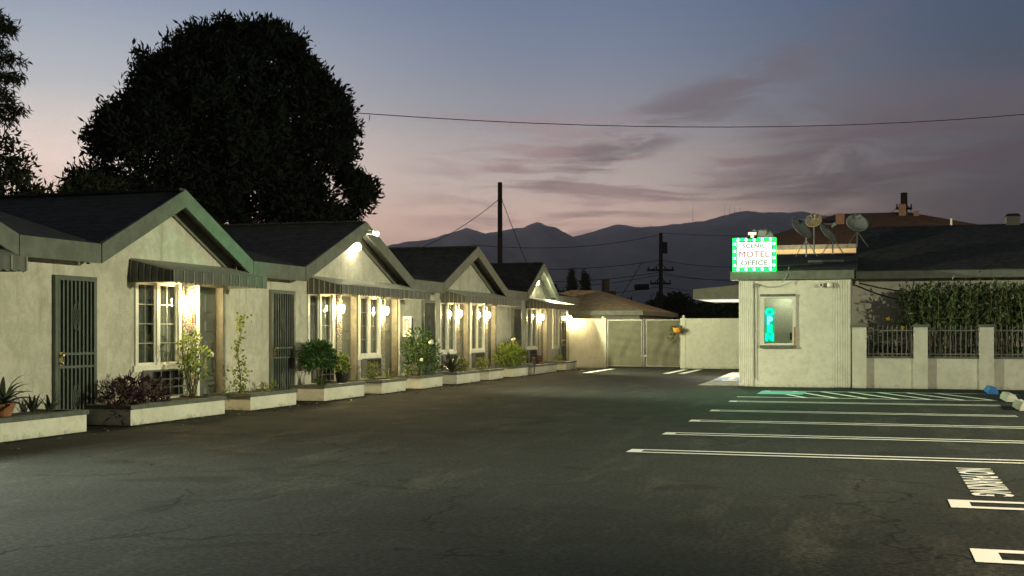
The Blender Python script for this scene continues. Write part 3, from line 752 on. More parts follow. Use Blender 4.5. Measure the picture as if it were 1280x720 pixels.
def globe_light(y, z, label):
    x = WX+.003
    t = thing('globe_light', (x, y, z), label, 'gable light')
    MB().lathe((x, y, z), [(.07, 0), (.07, .02), (.045, .04)], 14, 'x').build('base_plate', M['white'], t)
    MB().ball((x+.13, y, z), .10, 16).build('globe', M['globe'], t, True)
globe_light(24.85, 3.29, 'glowing round globe light on the second gable wall')
globe_light(39.95, 3.08, 'glowing round globe light on the fourth gable wall')
t = thing('twin_floodlight', (FX+.05, 25.0, 3.55), 'twin headed floodlight at the peak of the second gable', 'floodlight')
MB().box(FX+.04, FX+.08, 24.86, 25.02, 3.58, 3.68).build('junction_box', M['white'], t)
for dy in (-.12, .14):
    h = MB().lathe((FX+.10, 24.94+dy, 3.60), [(.03, -.05), (.04, .02), (.055, .10), (.058, .12)], 12, 'x').tube([(FX+.06, 24.94+dy*.4, 3.63), (FX+.10, 24.94+dy, 3.60)], .014, 6).build('lamp_head', M['white'], t)
    MB().lathe((FX+.222, 24.94+dy, 3.60), [(.05, 0), (.035, .012), (.01, .018)], 12, 'x').build('lens', M['lens'], h)
t = thing('security_camera', (FX+.05, 17.3, 3.3), 'small white camera hanging under the first gable peak', 'camera')
MB().box(WX+.01, WX+.08, 16.93, 17.01, 3.24, 3.32).build('bracket', M['white'], t); MB().lathe((WX+.08, 16.97, 3.25), [(.03, 0), (.035, .09), (.02, .1)], 10, 'x').build('camera_body', M['white'], t)

# room number and extinguisher cabinet
v, f = text_mesh('11', .17, .004, 1.0, .006)
w = np.stack([np.full(len(v), WX+.042)+v[:, 2], 18.22+v[:, 0], 1.62+v[:, 1]], 1)
tag(link_mesh('room_number', w, f, M['red']), 'red room number beside the first room door', 'number')
t = thing('fire_extinguisher_cabinet', (WX, 28.0, 1.28), 'white fire extinguisher cabinet with red lettering between second and third gables', 'cabinet')
MB().box(WX+.002, WX+.23, 27.92, 28.06, 1.26, 1.77).build('cabinet_body', M['white'], t)
MB().box(WX+.231, WX+.238, 27.935, 28.045, 1.30, 1.73).build('cabinet_door', M['blackp'], t)
for x in (WX+.07, WX+.15):
    mb = MB(); k = 1.42
    while k < 1.66: mb.box(x-.018, x+.018, 27.915, 27.919, k, k+.024); k += .034
    mb.build('red_lettering', M['red'], t)
MB().box(WX+.05, WX+.17, 27.915, 27.919, 1.67, 1.70).build('red_lettering', M['red'], t)

# ============================================================ PLANTERS
PF = -10.43
PLN = [(8.6, 14.24, 'long white planter with agave and snake plants, at the left edge'), (15.27, 17.95, 'white planter holding the purple plant and the rose bush'),
       (18.82, 20.56, 'white planter under the thin climbing vine'), (21.77, 23.73, 'white planter holding the round topiary'), (24.69, 26.12, 'white planter with a dry little bush below the second gable'),
       (27.16, 28.63, 'white planter under the big white-flowered bush'), (29.73, 31.67, 'white planter holding the tall spiky aloe'), (32.47, 33.86, 'white planter with a yellow-green tuft below the third gable'),
       (34.94, 36.53, 'white planter holding the broad leafy bush near the hose'), (36.95, 40.15, 'long white planter below the fourth gable'), (41.40, 42.96, 'white planter at the far end of the row')]
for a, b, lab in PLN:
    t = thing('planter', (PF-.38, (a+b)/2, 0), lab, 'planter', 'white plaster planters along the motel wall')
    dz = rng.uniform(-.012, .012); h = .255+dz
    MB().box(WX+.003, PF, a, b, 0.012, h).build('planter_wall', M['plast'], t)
    MB().box(WX+.004, PF+.05, a-.04, b+.04, 0.002, .011).build('base_strip', M['seal'], t)  # thin flat dark strip round the planter foot
    c = MB(); e = .025
    c.box(PF-.13, PF+e, a-e, b+e, h, h+.062); c.box(WX+.003, PF-.13, a-e, a+.11, h, h+.061); c.box(WX+.003, PF-.13, b-.11, b+e, h, h+.061)
    c.build('cap', M['cap'], t)
    MB().box(WX+.004, PF-.131, a+.111, b-.111, h, h+.035).build('soil', M['soil'], t)

# ============================================================ PLANTS
def leaves(P, dirs, L, Wd, jit=.35, fold=.25, up=0.0):
    """diamond leaves at points P pointing along dirs -> verts, faces"""
    n = len(P); d = dirs + nr.normal(0, jit, (n, 3)); d[:, 2] += up
    d /= np.linalg.norm(d, axis=1)[:, None]+1e-9
    r = nr.normal(0, 1, (n, 3)); s = np.cross(d, r); s /= np.linalg.norm(s, axis=1)[:, None]+1e-9
    u = np.cross(s, d)
    l = L*nr.uniform(.65, 1.25, n)[:, None]; w = Wd*nr.uniform(.7, 1.25, n)[:, None]
    v = np.empty((n, 4, 3))
    v[:, 0] = P; v[:, 1] = P+d*l*.45+s*w*.5+u*w*fold; v[:, 2] = P+d*l; v[:, 3] = P+d*l*.45-s*w*.5+u*w*fold
    return v.reshape(-1, 3), np.arange(n*4).reshape(n, 4)
def cluster(P, dirs, per, spread, L, Wd, **k):
    """a tuft of leaves round every twig tip"""
    n = len(P); Q = np.repeat(P, per, 0)+nr.normal(0, spread, (n*per, 3)); d = np.repeat(dirs, per, 0)+nr.normal(0, .75, (n*per, 3))
    return leaves(Q, d, L, Wd, **k)
def lobe_pts(lobes, n):
    out = []; dr = []
    vol = np.array([a[3]*a[4]*a[5] for a in lobes])**.8; vol /= vol.sum()
    for (cx, cy, cz, rx, ry, rz), q in zip(lobes, vol):
        m = int(n*q)+1; d = nr.normal(0, 1, (m, 3)); d /= np.linalg.norm(d, axis=1)[:, None]
        r = nr.uniform(.25, 1, m)[:, None]**.55
        out.append(np.array([cx, cy, cz])+d*r*np.array([rx, ry, rz])); dr.append(d)
    return np.concatenate(out), np.concatenate(dr)
def foliage(name, v, f, m, parent): 
    return link_mesh(name, v, [tuple(int(i) for i in q) for q in f], m, parent)
def blossom(c, r, m, parent, n=9, name='flower'):
    mb = MB()
    for k in range(n):
        t = 2*math.pi*k/n*2.4; q = r*(.35+.65*((k % 3)/2))
        p = Vector(c)+Vector((rng.uniform(.2, .7)*r, math.cos(t)*q*.7, math.sin(t)*q*.7))
        mb.ball(p, r*.5, 6, .8)
    mb.ball(c, r*.75, 8)
    mb.build(name, m, parent, True)
def bush(kind, base, lobes, n, L, Wd, m, label, cat='bush', stems=6, per=1, flowers=(), fm=None, jit=.6, up=.2, trunk=.012, group=None, sm='stem'):
    t = thing(kind, base, label, cat, group)
    P, d = lobe_pts(lobes, n); P = P+np.array(base)
    if per > 1: v, f = cluster(P, d, per, L*.35, L, Wd, jit=jit, up=up)
    else: v, f = leaves(P, d, L, Wd, jit=jit, up=up)
    foliage('foliage', v, f, m, t)
    if stems:
        mb = MB()
        for k in range(stems):
            lb = lobes[k % len(lobes)]; tp = Vector(base)+Vector((lb[0]+rng.uniform(-.5, .5)*lb[3], lb[1]+rng.uniform(-.6, .6)*lb[4], lb[2]+rng.uniform(-.2, .6)*lb[5]))
            b = Vector(base)+Vector((rng.uniform(-.04, .04), rng.uniform(-.05, .05), 0)); mid = b.lerp(tp, .5)+Vector((rng.uniform(-.06, .06), rng.uniform(-.08, .08), .03))
            mb.tube([b, mid, tp], trunk, 5, trunk*.4)
        mb.build('stem', M[sm], t)
    for c, r in flowers: blossom((base[0]+c[0], base[1]+c[1], base[2]+c[2]), r, fm, t)
    return t
def rosette(kind, base, n, Ln, Wd, m, label, cat, rise=(.2, 1.3), bend=.25, pot=None):
    t = thing(kind, base, label, cat); mb = MB()
    z0 = base[2]+(pot[1] if pot else 0)
    for k in range(n):
        az = 2.4*k+rng.uniform(-.2, .2); el = rise[0]+(rise[1]-rise[0])*(k/(n-1)); l = Ln*rng.uniform(.8, 1.1)
        h = Vector((math.cos(az), math.sin(az), 0)); sd = Vector((-math.sin(az), math.cos(az), 0)); up = Vector((0, 0, 1))
        prev = None
        for j in range(6):
            q = j/5; e = el-bend*q*q*1.6
            p = Vector((base[0], base[1], z0))+h*(.03+l*q*math.cos(e))+up*(l*q*math.sin(e)+.01)
            w = Wd*(1-q**1.6)*(.8+.4*math.sin(q*2.2))/2+.001
            row = (p-sd*w+up*w*.35, p-up*.012*(1-q), p+sd*w+up*w*.35)
            if prev:
                mb.quad(prev[0], prev[1], row[1], row[0]); mb.quad(prev[1], prev[2], row[2], row[1]); mb.quad(prev[2], prev[0], row[0], row[2])
            prev = row
    mb.build('leaf_rosette', m, t, True)
    if pot:
        MB().lathe((base[0], base[1], base[2]), [(pot[0]*.72, 0), (pot[0], pot[1]*.82), (pot[0]*1.1, pot[1]*.82), (pot[0]*1.1, pot[1]), (pot[0]*.9, pot[1])], 18).build('pot', pot[2], t)
    return t
PT = .30                                         # top of the soil
X_ = -10.80
rosette('agave', (X_, 13.0, PT), 17, .44, .085, LEAF['agav'], 'dark agave in a terracotta pot on the leftmost planter', 'agave', (.15, 1.35), .25, (.15, .16, M['terra']))
t = rosette('snake_plant', (X_-.1, 13.72, PT), 15, .26, .055, LEAF['agav'], 'low dark snake plant next to the potted agave', 'snake plant', (.9, 1.5), .1)
rosette('snake_plant', (X_-.05, 14.0, PT), 13, .25, .05, LEAF['agav'], 'low snake plant at the planter end by the first security door', 'snake plant', (.8, 1.5), .15)
# purple heart clump spilling over the planter end
t = thing('purple_heart', (X_, 15.9, PT), 'dark purple trailing plant spilling over the planter end', 'plant')
P, d = lobe_pts([(.05, -.35, .10, .30, .42, .20), (.0, .25, .12, .30, .50, .22), (.0, -.1, .26, .25, .40, .16), (-.05, .65, .02, .22, .3, .12), (.25, -.75, -.05, .10, .12, .22)], 620)
P += np.array([X_, 15.9, PT]); v, f = leaves(P, d, .16, .035, jit=.7, up=.25)
foliage('foliage', v, f, LEAF['purp'], t)
mb = MB()
for k in range(34):
    b = Vector((X_+rng.uniform(-.2, .25), 15.9+rng.uniform(-.7, .7), PT)); mb.tube([b, b+Vector((rng.uniform(-.1, .12), rng.uniform(-.12, .12), .22)), b+Vector((rng.uniform(-.15, .2), rng.uniform(-.2, .2), rng.uniform(.25, .42)))], .008, 4, .005)
mb.build('stem', M['stem'], t)
bush('rose_bush', (X_+.02, 17.5, PT), [(0, -.05, .55, .16, .26, .14), (.02, .18, .72, .16, .22, .14), (0, -.15, .80, .14, .2, .14), (.03, .22, .42, .12, .16, .14), (0, .02, 1.0, .12, .16, .12)], 320, .085, .05, LEAF['rose'],
     'brightly lit rose bush with one white bloom under the first wall lamp', stems=9, flowers=(((.1, .40, .70), .055), ((.02, -.05, 1.10), .05)), fm=LEAF['petal'])
# climbing vine
t = thing('climbing_vine', (X_-.02, 19.12, PT), 'tall thin leafy vine climbing the wall right of the first awning', 'vine')
mb = MB(); path = [Vector((X_-.02, 19.12+.05*math.sin(k*.9), PT+k*.13)) for k in range(11)]; mb.tube(path, .012, 5, .005); mb.build('stem', M['stem'], t)
pts = []
for k in range(260):
    q = rng.random()**1.5; p = path[int(q*10)]; w = .17*(1-q)+.04 if q < .55 else .06
    pts.append((p.x+rng.gauss(0, w*.5), p.y+rng.gauss(0, w*.6), p.z+rng.uniform(0, .13)))
for k in range(30): pts.append((X_+rng.gauss(0, .05), 19.16+rng.gauss(0, .12), 1.60+rng.gauss(0, .05)))
P = np.array(pts); v, f = leaves(P, nr.normal(0, 1, P.shape), .075, .045, jit=.5, up=.2); foliage('foliage', v, f, LEAF['rose'], t)
bush('weed', (X_, 20.0, PT), [(0, 0, .06, .06, .16, .07)], 60, .07, .025, LEAF['yell'], 'small dry weed in the planter below the vine', 'weed', stems=2)
bush('weed', (X_, 20.35, PT), [(0, 0, .09, .05, .06, .09)], 50, .08, .02, LEAF['yell'], 'small upright weed in front of the second security door', 'weed', stems=2)
# topiary: two twisted trunks and a dense flat-topped head
t = bush('topiary', (X_+.02, 22.2, PT), [(0, -.20, .58, .28, .30, .22), (.03, .16, .60, .30, .30, .24), (0, 0, .76, .26, .40, .14), (0, -.40, .46, .14, .15, .14), (.1, .36, .46, .14, .14, .13), (.05, .05, .10, .10, .14, .08)], 2300, .085, .04, LEAF['topi'],
         'round clipped topiary with a dense green head on thin trunks', 'topiary', stems=5, trunk=.022, jit=.8)
bush('potted_shrub', (X_, 23.42, PT), [(0, 0, .36, .15, .20, .18), (0, .05, .52, .10, .12, .14)], 420, .075, .04, LEAF['rose'], 'upright potted shrub in a black pot right of the topiary', 'potted shrub', stems=4)
pp = [o for o in col.objects if o.name.startswith('potted_shrub')][0]
MB().lathe((X_, 23.42, PT), [(.11, 0), (.15, .2), (.16, .2), (.16, .225), (.13, .225)], 16).build('pot', M['blackp'], pp)
bush('shrub', (X_, 25.0, PT), [(0, 0, .22, .14, .22, .18), (0, -.1, .1, .12, .2, .1)], 170, .075, .035, LEAF['yell'], 'sparse olive shrub in front of the air conditioner under the second gable', stems=7)
rosette('aloe', (X_+.05, 25.85, PT), 9, .42, .04, LEAF['yell'], 'pale spiky tuft at the planter end before the extinguisher cabinet', 'aloe', (.5, 1.3), .35)
bush('flower_bush', (X_, 28.0, PT), [(0, -.3, .62, .34, .46, .30), (.03, .35, .60, .36, .5, .32), (0, 0, .92, .30, .5, .28), (.05, -.55, .28, .25, .35, .20), (.05, .5, .25, .25, .4, .22)], 1500, .085, .045, LEAF['bush'],
     'large dark green bush dotted with white blooms before the third gable', stems=10, flowers=(((.32, -.10, .82), .075), ((.30, .45, .86), .065), ((.3, -.7, .40), .05)), fm=LEAF['petal'])
bush('shrub', (X_+.05, 27.25, PT), [(0, 0, .12, .12, .2, .12)], 130, .07, .03, LEAF['yell'], 'low pale shrub at the left foot of the large white-flowered bush', stems=4)
rosette('aloe', (X_+.02, 30.30, PT), 17, .66, .075, LEAF['agav'], 'tall dark spiky aloe below the third gable', 'aloe', (.45, 1.45), .12)
bush('shrub', (X_, 31.2, PT), [(0, 0, .17, .15, .26, .17)], 260, .075, .04, LEAF['yell'], 'small yellow-green shrub right of the tall spiky aloe', stems=5)
bush('shrub', (X_, 33.0, PT), [(0, -.1, .17, .15, .30, .15), (0, .2, .26, .1, .2, .12)], 260, .085, .03, LEAF['yell'], 'wispy yellow-green shrub below the right window of the third gable', stems=7)
bush('leafy_bush', (X_, 35.75, PT), [(0, -.4, .30, .34, .55, .26), (.03, .4, .32, .36, .55, .28), (0, 0, .52, .3, .6, .20)], 900, .13, .075, LEAF['rose'], 'broad glossy leafy bush between third and fourth gables', stems=8)
bush('flower_bush', (X_-.12, 36.15, PT+.35), [(0, 0, .40, .1, .3, .12), (0, .35, .42, .1, .25, .14)], 120, .07, .04, LEAF['bush'], 'thin flowering stems rising behind the broad leafy bush', stems=5, flowers=(((.1, -.1, .48), .05), ((.1, .12, .50), .05)), fm=LEAF['petal'])
bush('shrub', (X_, 38.9, PT), [(0, 0, .14, .14, .35, .13)], 200, .08, .035, LEAF['redl'], 'low reddish shrub under the fourth gable window', stems=5)
bush('shrub', (X_, 41.9, PT), [(0, 0, .10, .13, .40, .11)], 200, .08, .035, LEAF['yell'], 'low yellowish shrub in the last planter of the row', stems=5)
# loop of grey hose over the planter edge
hp = []
for k in range(25):
    q = k/24; a = math.pi*(1-q)
    hp.append((PF+.06+.10*math.sin(a), 36.35+.62*q+.10*math.sin(q*9), .06+.50*math.sin(a)**.7 if 0 < q < 1 else .03))
tag(MB().tube(hp, .022, 7).build('garden_hose', M['steel'], None, True), 'grey garden hose arching over the planter edge', 'hose')

# ============================================================ BACK WALL, GATE
BY = 45.0
t = thing('boundary_wall', (-10.5, BY, 0), 'short wall pier lit yellow by the last wall lamp', 'wall')
MB().box(WX+.01, -9.74, BY, BY+.2, 0, 1.88).build('wall_panel', M['owall'], t)
MB().box(-9.84, -9.735, BY-.012, BY+.212, 0, 1.90).build('end_post', M['owall'], t)
MB().ball((-9.87, BY+.05, 1.92), .06, 8).build('post_finial', M['owall'], t)
t = thing('boundary_wall', (-3.0, BY, 0), 'long pale boundary wall right of the gate', 'wall')
MB().box(-6.86, 1.5, BY, BY+.2, 0, 1.88).build('wall_panel', M['owall'], t)
MB().box(-6.90, -6.70, BY-.015, BY+.21, 0, 1.90).build('end_post', M['owall'], t); MB().ball((-6.78, BY+.05, 1.95), .06, 8).build('post_finial', M['owall'], t)
MB().tube([(-4.3, BY-.04, .96), (-3.4, BY-.04, .96)], .03, 8).tube([(-4.3, BY-.04, .96), (-4.3, BY, .96)], .02, 6).build('rail', M['white'], t)
t = thing('metal_gate', (-8.3, BY+.1, 0), 'double metal gate covered in dented tan sheeting', 'gate')
def leaf(x0, x1):
    mb = MB()
    for a, b, c, d in ((x0, x0+.06, .06, 1.84), (x1-.06, x1, .06, 1.84), (x0+.06, x1-.06, 1.78, 1.84), (x0+.06, x1-.06, .06, .12)): mb.box(a, b, BY+.05, BY+.10, c, d)
    g = mb.build('gate_leaf', M['steel'], t)
    nx, nz = 44, 40; v = []; f = []
    for j in range(nz+1):
        for i in range(nx+1):
            u, w = i/nx, j/nz; x = x0+.03+(x1-x0-.06)*u; z = .09+1.72*w
            e = min(u, 1-u, w, 1-w)
            dd = .010*math.sin(x*7+1.2*math.sin(z*3))*math.sin(z*1.6+x*1.7)+.016*math.sin(x*15+2*math.sin(z*4))*(1-w)**2+.004*math.sin(z*19+x*3)
            v.append((x, BY+.04-dd*min(1, e*6)-.01, z))
    for j in range(nz):
        for i in range(nx): a = j*(nx+1)+i; f.append((a, a+1, a+nx+2, a+nx+1))
    link_mesh('sheeting', v, f, M['gate'], g, True)
leaf(-9.70, -8.36); leaf(-8.22, -6.93)
MB().tube([(-8.29, BY+.06, .05), (-8.29, BY+.06, 1.86)], .035, 8).build('centre_post', M['steel'], t)
MB().box(-8.40, -8.18, BY-.0, BY+.03, .42, .50).tube([(-8.34, BY+.0, .1), (-8.34, BY, .5)], .014, 6).build('latch', M['steel'], t)
# hanging flower pot at the gate post
t = thing('hanging_flower_pot', (-6.95, BY-.14, 1.35), 'orange flower pot with trailing plant hung at the right gate post', 'flower pot')
MB().lathe((-6.98, BY-.16, 1.33), [(.08, 0), (.15, .05), (.17, .17), (.185, .17), (.185, .20), (.15, .20)], 16).build('pot', mat('orange_glaze', (.75, .30, .03), .5), t)
MB().tube([(-6.98, BY-.16, 1.52), (-6.98, BY-.10, 1.76), (-6.98, BY-.01, 1.78)], .006, 5).build('hanger', M['wire'], t)
P, d = lobe_pts([(0, 0, .20, .22, .12, .06), (-.2, 0, .0, .08, .08, .28), (.2, .0, .06, .09, .08, .1), (-.30, 0, -.22, .06, .06, .1)], 190); P += np.array([-6.98, BY-.16, 1.34])
v, f = leaves(P, d, .07, .04, jit=.7); foliage('foliage', v, f, LEAF['bush'], t)

# ============================================================ OFFICE
OY = 30.70
office = thing('office_building', (3.0, 34, 0), 'white stucco motel office with a boxy front room and dark shingle roof', 'office')
wx0, wx1, wz0, wz1 = -2.60, -1.90, 1.10, 2.22
mb = MB()
X0, X1 = -3.18, -.50
for a, b, c, d in ((X0, wx0, 0, 2.68), (wx1, X1, 0, 2.68), (wx0, wx1, 0, wz0), (wx0, wx1, wz1, 2.68)): mb.quad((a, OY, c), (b, OY, c), (b, OY, d), (a, OY, d))
for (a, b), (c, d) in (((wx0, wz0), (wx0, wz1)), ((wx0, wz1), (wx1, wz1)), ((wx1, wz1), (wx1, wz0)), ((wx1, wz0), (wx0, wz0))): mb.quad((a, OY, b), (a, OY+.14, b), (c, OY+.14, d), (c, OY, d))
mb.quad((X0, OY, 0), (X0, 41, 0), (X0, 41, 2.75), (X0, OY, 2.68)); mb.quad((X1, OY, 0), (X1, 33.0, 0), (X1, 33.0, 2.95), (X1, OY, 2.68))
mb.quad((X1, 33.0, 0), (16, 33.0, 0), (16, 33.0, 2.98), (X1, 33.0, 2.98)); mb.quad((16, 33, 0), (16, 41, 0), (16, 41, 2.98), (16, 33, 2.98)); mb.quad((X0, 41, 0), (16, 41, 0), (16, 41, 2.75), (X0, 41, 2.75))
mb.build('wall', M['owall'], office)
def fluted(x0, x1, proj=.040):
    mb = MB(); n = 7; mb.box(x0, x1, OY-.03, OY-.001, .02, 2.679)
    for k in range(n):
        a = x0+(x1-x0)*(k+.12)/n; b = x0+(x1-x0)*(k+.88)/n
        mb.prism([(a, OY-.031), (a+.015, OY-proj), (b-.015, OY-proj), (b, OY-.031)], 'z', .02, 2.675)
    mb.build('fluted_pilaster', M['owall'], office)
fluted(-3.22, -2.86); fluted(-.92, -.50)
# front parapet fascia and roofs
MB().hexa([(-3.42, OY-.16, 2.69), (-.42, OY-.16, 2.69), (-.42, OY+.3, 2.69), (-3.42, OY+.3, 2.69)], [(-3.42, OY-.18, 2.90), (-.42, OY-.18, 2.90), (-.42, OY+.3, 2.95), (-3.42, OY+.3, 2.95)]).build('fascia', M['trim'], office)
mb = MB()
mb.hexa([(-3.45, OY-.12, 2.905), (-.35, OY-.12, 2.905), (-.35, 35.2, 3.52), (-3.45, 35.2, 3.52)], [(-3.45, OY-.16, 2.935), (-.35, OY-.16, 2.935), (-.35, 35.2, 3.60), (-3.45, 35.2, 3.60)])
mb.hexa([(-3.45, 35.2, 3.52), (-.35, 35.2, 3.52), (-.35, 41.2, 2.7), (-3.45, 41.2, 2.7)], [(-3.45, 35.2, 3.60), (-.35, 35.2, 3.60), (-.35, 41.2, 2.8), (-3.45, 41.2, 2.8)])
mb.hexa([(-.42, 32.55, 2.80), (16.4, 32.55, 2.80), (16.4, 37.5, 4.42), (-.42, 37.5, 4.42)], [(-.42, 32.5, 2.98), (16.4, 32.5, 2.98), (16.4, 37.5, 4.52), (-.42, 37.5, 4.52)])
mb.hexa([(-.42, 37.5, 4.42), (16.4, 37.5, 4.42), (16.4, 42.0, 2.8), (-.42, 42.0, 2.8)], [(-.42, 37.5, 4.52), (16.4, 37.5, 4.52), (16.4, 42.0, 2.9), (-.42, 42.0, 2.9)])
mb.build('roof', M['roof'], office)
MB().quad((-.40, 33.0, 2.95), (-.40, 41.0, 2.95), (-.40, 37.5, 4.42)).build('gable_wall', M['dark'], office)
MB().box(-.40, 16.4, 32.46, 32.50, 2.76, 2.95).build('eave_board', M['trim'], office)
# entry canopy on the left flank, soffit white
MB().hexa([(-5.02, 35.2, 2.34), (-3.19, 35.2, 2.34), (-3.19, 39.6, 2.34), (-5.02, 39.6, 2.34)], [(-5.02, 35.2, 2.62), (-3.19, 35.2, 2.80), (-3.19, 39.6, 2.80), (-5.02, 39.6, 2.62)]).build('canopy', M['soffit'], office)
MB().box(-4.9, -3.25, 35.4, 39.4, 2.325, 2.338).build('canopy_soffit', M['white'], office)
# window, pane and sill
w = MB()
for a, b, c, d in ((wx0-.09, wx0, wz0-.02, wz1), (wx1, wx1+.08, wz0-.02, wz1), (wx0-.09, wx1+.08, wz1, wz1+.10), (wx0-.09, wx1+.08, wz0-.10, wz0-.02)): w.box(a, b, OY-.05, OY-.002, c, d)
win = w.build('window', M['owall'], office)
MB().quad((wx0, OY+.07, wz0), (wx1, OY+.07, wz0), (wx1, OY+.07, wz1), (wx0, OY+.07, wz1)).build('pane', M['glass'], win)
MB().box(wx0-.1, wx1+.1, OY-.075, OY-.052, wz0-.12, wz0-.05).build('sill', M['cap'], win); MB().box(wx0-.09, wx1+.08, OY-.07, OY-.052, wz1+.05, wz1+.11).build('head_trim', M['cap'], win)
MB().box(wx1+.04, wx1+.075, OY-.064, OY-.051, 1.06, 1.50).build('edge_strip', M['terra'], win)
MB().box(wx1-.07, wx1-.02, OY+.09, OY+.12, 1.18, 1.36).build('window_latch', M['blackp'], win)
MB().box(wx0-.3, wx1+.3, OY+1.2, OY+1.25, .6, 2.6).build('inner_wall', M['curt'], office)
MB().box(wx0-.3, wx1+.3, OY+.15, OY+1.2, 2.5, 2.55).box(wx0-.3, wx1+.3, OY+.15, OY+1.2, .6, .65).build('inner_ceiling', M['curt'], office)
lamp('office_window_fill', 'POINT', (-2.1, OY+.7, 2.4), 24, (.92, 1, .74), size=.06)  # added unseen fill light that brightens the view through the window
# conduit and cable down the front
mb = MB().tube([(-2.80, OY-.03, 2.62), (-2.80, OY-.03, .25), (-2.76, OY-.03, .18)], .012, 5).box(-2.86, -2.76, OY-.05, OY-.002, 2.5, 2.6)
mb.tube([(-2.74, OY-.04, 2.58), (-2.5, OY-.05, 2.5), (-2.2, OY-.05, 2.52), (-1.9, OY-.08, 2.62)], .006, 4)
mb.build('conduit', M['steel'], office)
mb = MB()
for zz0, sag in ((2.70, .25), (2.62, .42)):
    pts = [(-.42+3.1*k/10, 32.95, zz0-sag*math.sin(math.pi*k/10)-.05*k/10) for k in range(11)]; mb.tube(pts, .012, 4)
mb.tube([(2.2, 32.9, 2.45), (2.6, 32.45, 2.9), (2.9, 32.6, 3.1)], .012, 4).build('loose_cable', M['wire'], office)
mb = MB().tube([(-2.6, 31.4, 3.06), (-1.2, 31.9, 3.15)], .012, 4).tube([(-1.6, 32.2, 3.22), (-.7, 32.2, 3.22)], .035, 6)
mb.tube([(-2.15, OY-.2, 2.6), (-2.02, OY-.19, 2.8), (-1.98, OY-.1, 3.0)], .012, 4); mb.build('roof_conduit', M['steel'], office)
lamp('canopy_lamp', 'POINT', (-4.2, 36.6, 1.2), 150, (1, .98, .8), size=.08)

# OPEN sign hanging in the office window
t = thing('open_sign', (-2.48, OY+.12, 1.14), 'green neon OPEN sign hanging in the office window', 'neon sign')
MB().box(-2.59, -2.35, OY+.135, OY+.145, 1.14, 2.0).build('backing', emis('neon_backing_glow', (.0, 1.0, .50), .22), t)
for ch, zc, mm in (('O', 1.87, 'neon'), ('P', 1.66, 'neonb'), ('E', 1.45, 'neon'), ('N', 1.24, 'neon')):
    v, f = text_mesh(ch, .25, .012, 1.0, .014)
    w_ = np.stack([-2.47+v[:, 0]*1.05, OY+.118+v[:, 2], zc+v[:, 1]], 1)
    link_mesh('neon_letter', w_, f, M[mm], t)
# security camera and round light
t = thing('security_camera', (-1.16, OY-.1, 2.5), 'small dark lensed security camera on the office wall', 'camera')
MB().lathe((-1.2, OY, 2.55), [(.055, -.001), (.055, -.03), (.02, -.06)], 12, 'y').build('mount', M['white'], t)
MB().lathe((-1.2, OY-.05, 2.54), [(.045, 0), (.05, -.10), (.04, -.12)], 12, 'y').build('camera_body', M['white'], t); MB().lathe((-1.2, OY-.171, 2.54), [(.03, 0), (.01, -.008)], 10, 'y').build('lens', M['blackp'], t)
t = thing('round_wall_light', (-1.0, OY-.1, 2.5), 'unlit round white wall light right of the security camera', 'wall light')
MB().lathe((-1.0, OY, 2.54), [(.06, -.001), (.06, -.03)], 14, 'y').build('base_plate', M['white'], t); MB().ball((-1.0, OY-.09, 2.54), .075, 14).build('globe', M['white'], t, True)
t = thing('floodlight', (-.42, 32.9, 2.6), 'small white unlit lamp in the corner beside the right pilaster', 'lamp')
MB().tube([(-.42, 33.0, 2.78), (-.42, 32.85, 2.76)], .02, 6).build('arm', M['white'], t); MB().lathe((-.38, 32.85, 2.62), [(.055, 0), (.05, .06), (.02, .14)], 10).build('shade', M['white'], t)

# roof sign with LED border
sx0, sx1, sz0, sz1, sy = -3.30, -2.34, 2.95, 3.68, OY-.22
t = thing('motel_office_sign', ((sx0+sx1)/2, sy, sz0), 'lit white MOTEL OFFICE roof sign bordered with green LEDs', 'sign')
MB().box(sx0, sx1, sy, sy+.12, sz0, sz1).build('cabinet', M['cap'], t)
MB().quad((sx0+.05, sy-.004, sz0+.05), (sx1-.05, sy-.004, sz0+.05), (sx1-.05, sy-.004, sz1-.05), (sx0+.05, sy-.004, sz1-.05)).build('lit_panel', M['panel'], t)
for word, zc, wdt, hh, mm in (('SCENIC', 3.535, .56, .105, 'sgrey'), ('MOTEL', 3.325, .74, .145, 'sred'), ('OFFICE', 3.11, .66, .125, 'sgrey')):
    v, f = text_mesh(word, 1.0, 0.0, 1.05, .0 if word == 'MOTEL' else .010)
    v[:, 0] *= wdt/(v[:, 0].max()-v[:, 0].min()); v[:, 1] *= hh/(v[:, 1].max()-v[:, 1].min()); v[:, :2] -= (v[:, :2].max(0)+v[:, :2].min(0))/2
    link_mesh('lettering', np.stack([(sx0+sx1)/2+v[:, 0], np.full(len(v), sy-.008), zc+v[:, 1]], 1), f, M[mm], t)
m4 = MB(); e = .012
for a, b, c, d in ((sx0-.05, sx0+.01, sz0-.05, sz1+.05), (sx1-.01, sx1+.05, sz0-.05, sz1+.05), (sx0+.01, sx1-.01, sz1-.01, sz1+.05), (sx0+.01, sx1-.01, sz0-.05, sz0+.01)): m4.box(a, b, sy-.03, sy+.1, c, d)
m4.build('led_strip', M['ledtube'], t)
led0 = None
def led(x, z):
    global led0
    if led0 is None:
        led0 = MB().ball((x, sy-.035, z), .030, 8).build('led_bulb', M['led'], t, True); led0['o'] = 1; led.x, led.z = x, z; del led0['o']
    else:
        c = led0.copy(); c.location = (x-led.x, 0, z-led.z); col.objects.link(c)
for k in range(5): led(sx0+.08+k*(sx1-sx0-.16)/4, sz0-.008); led(sx0+.08+k*(sx1-sx0-.16)/4, sz1+.008)
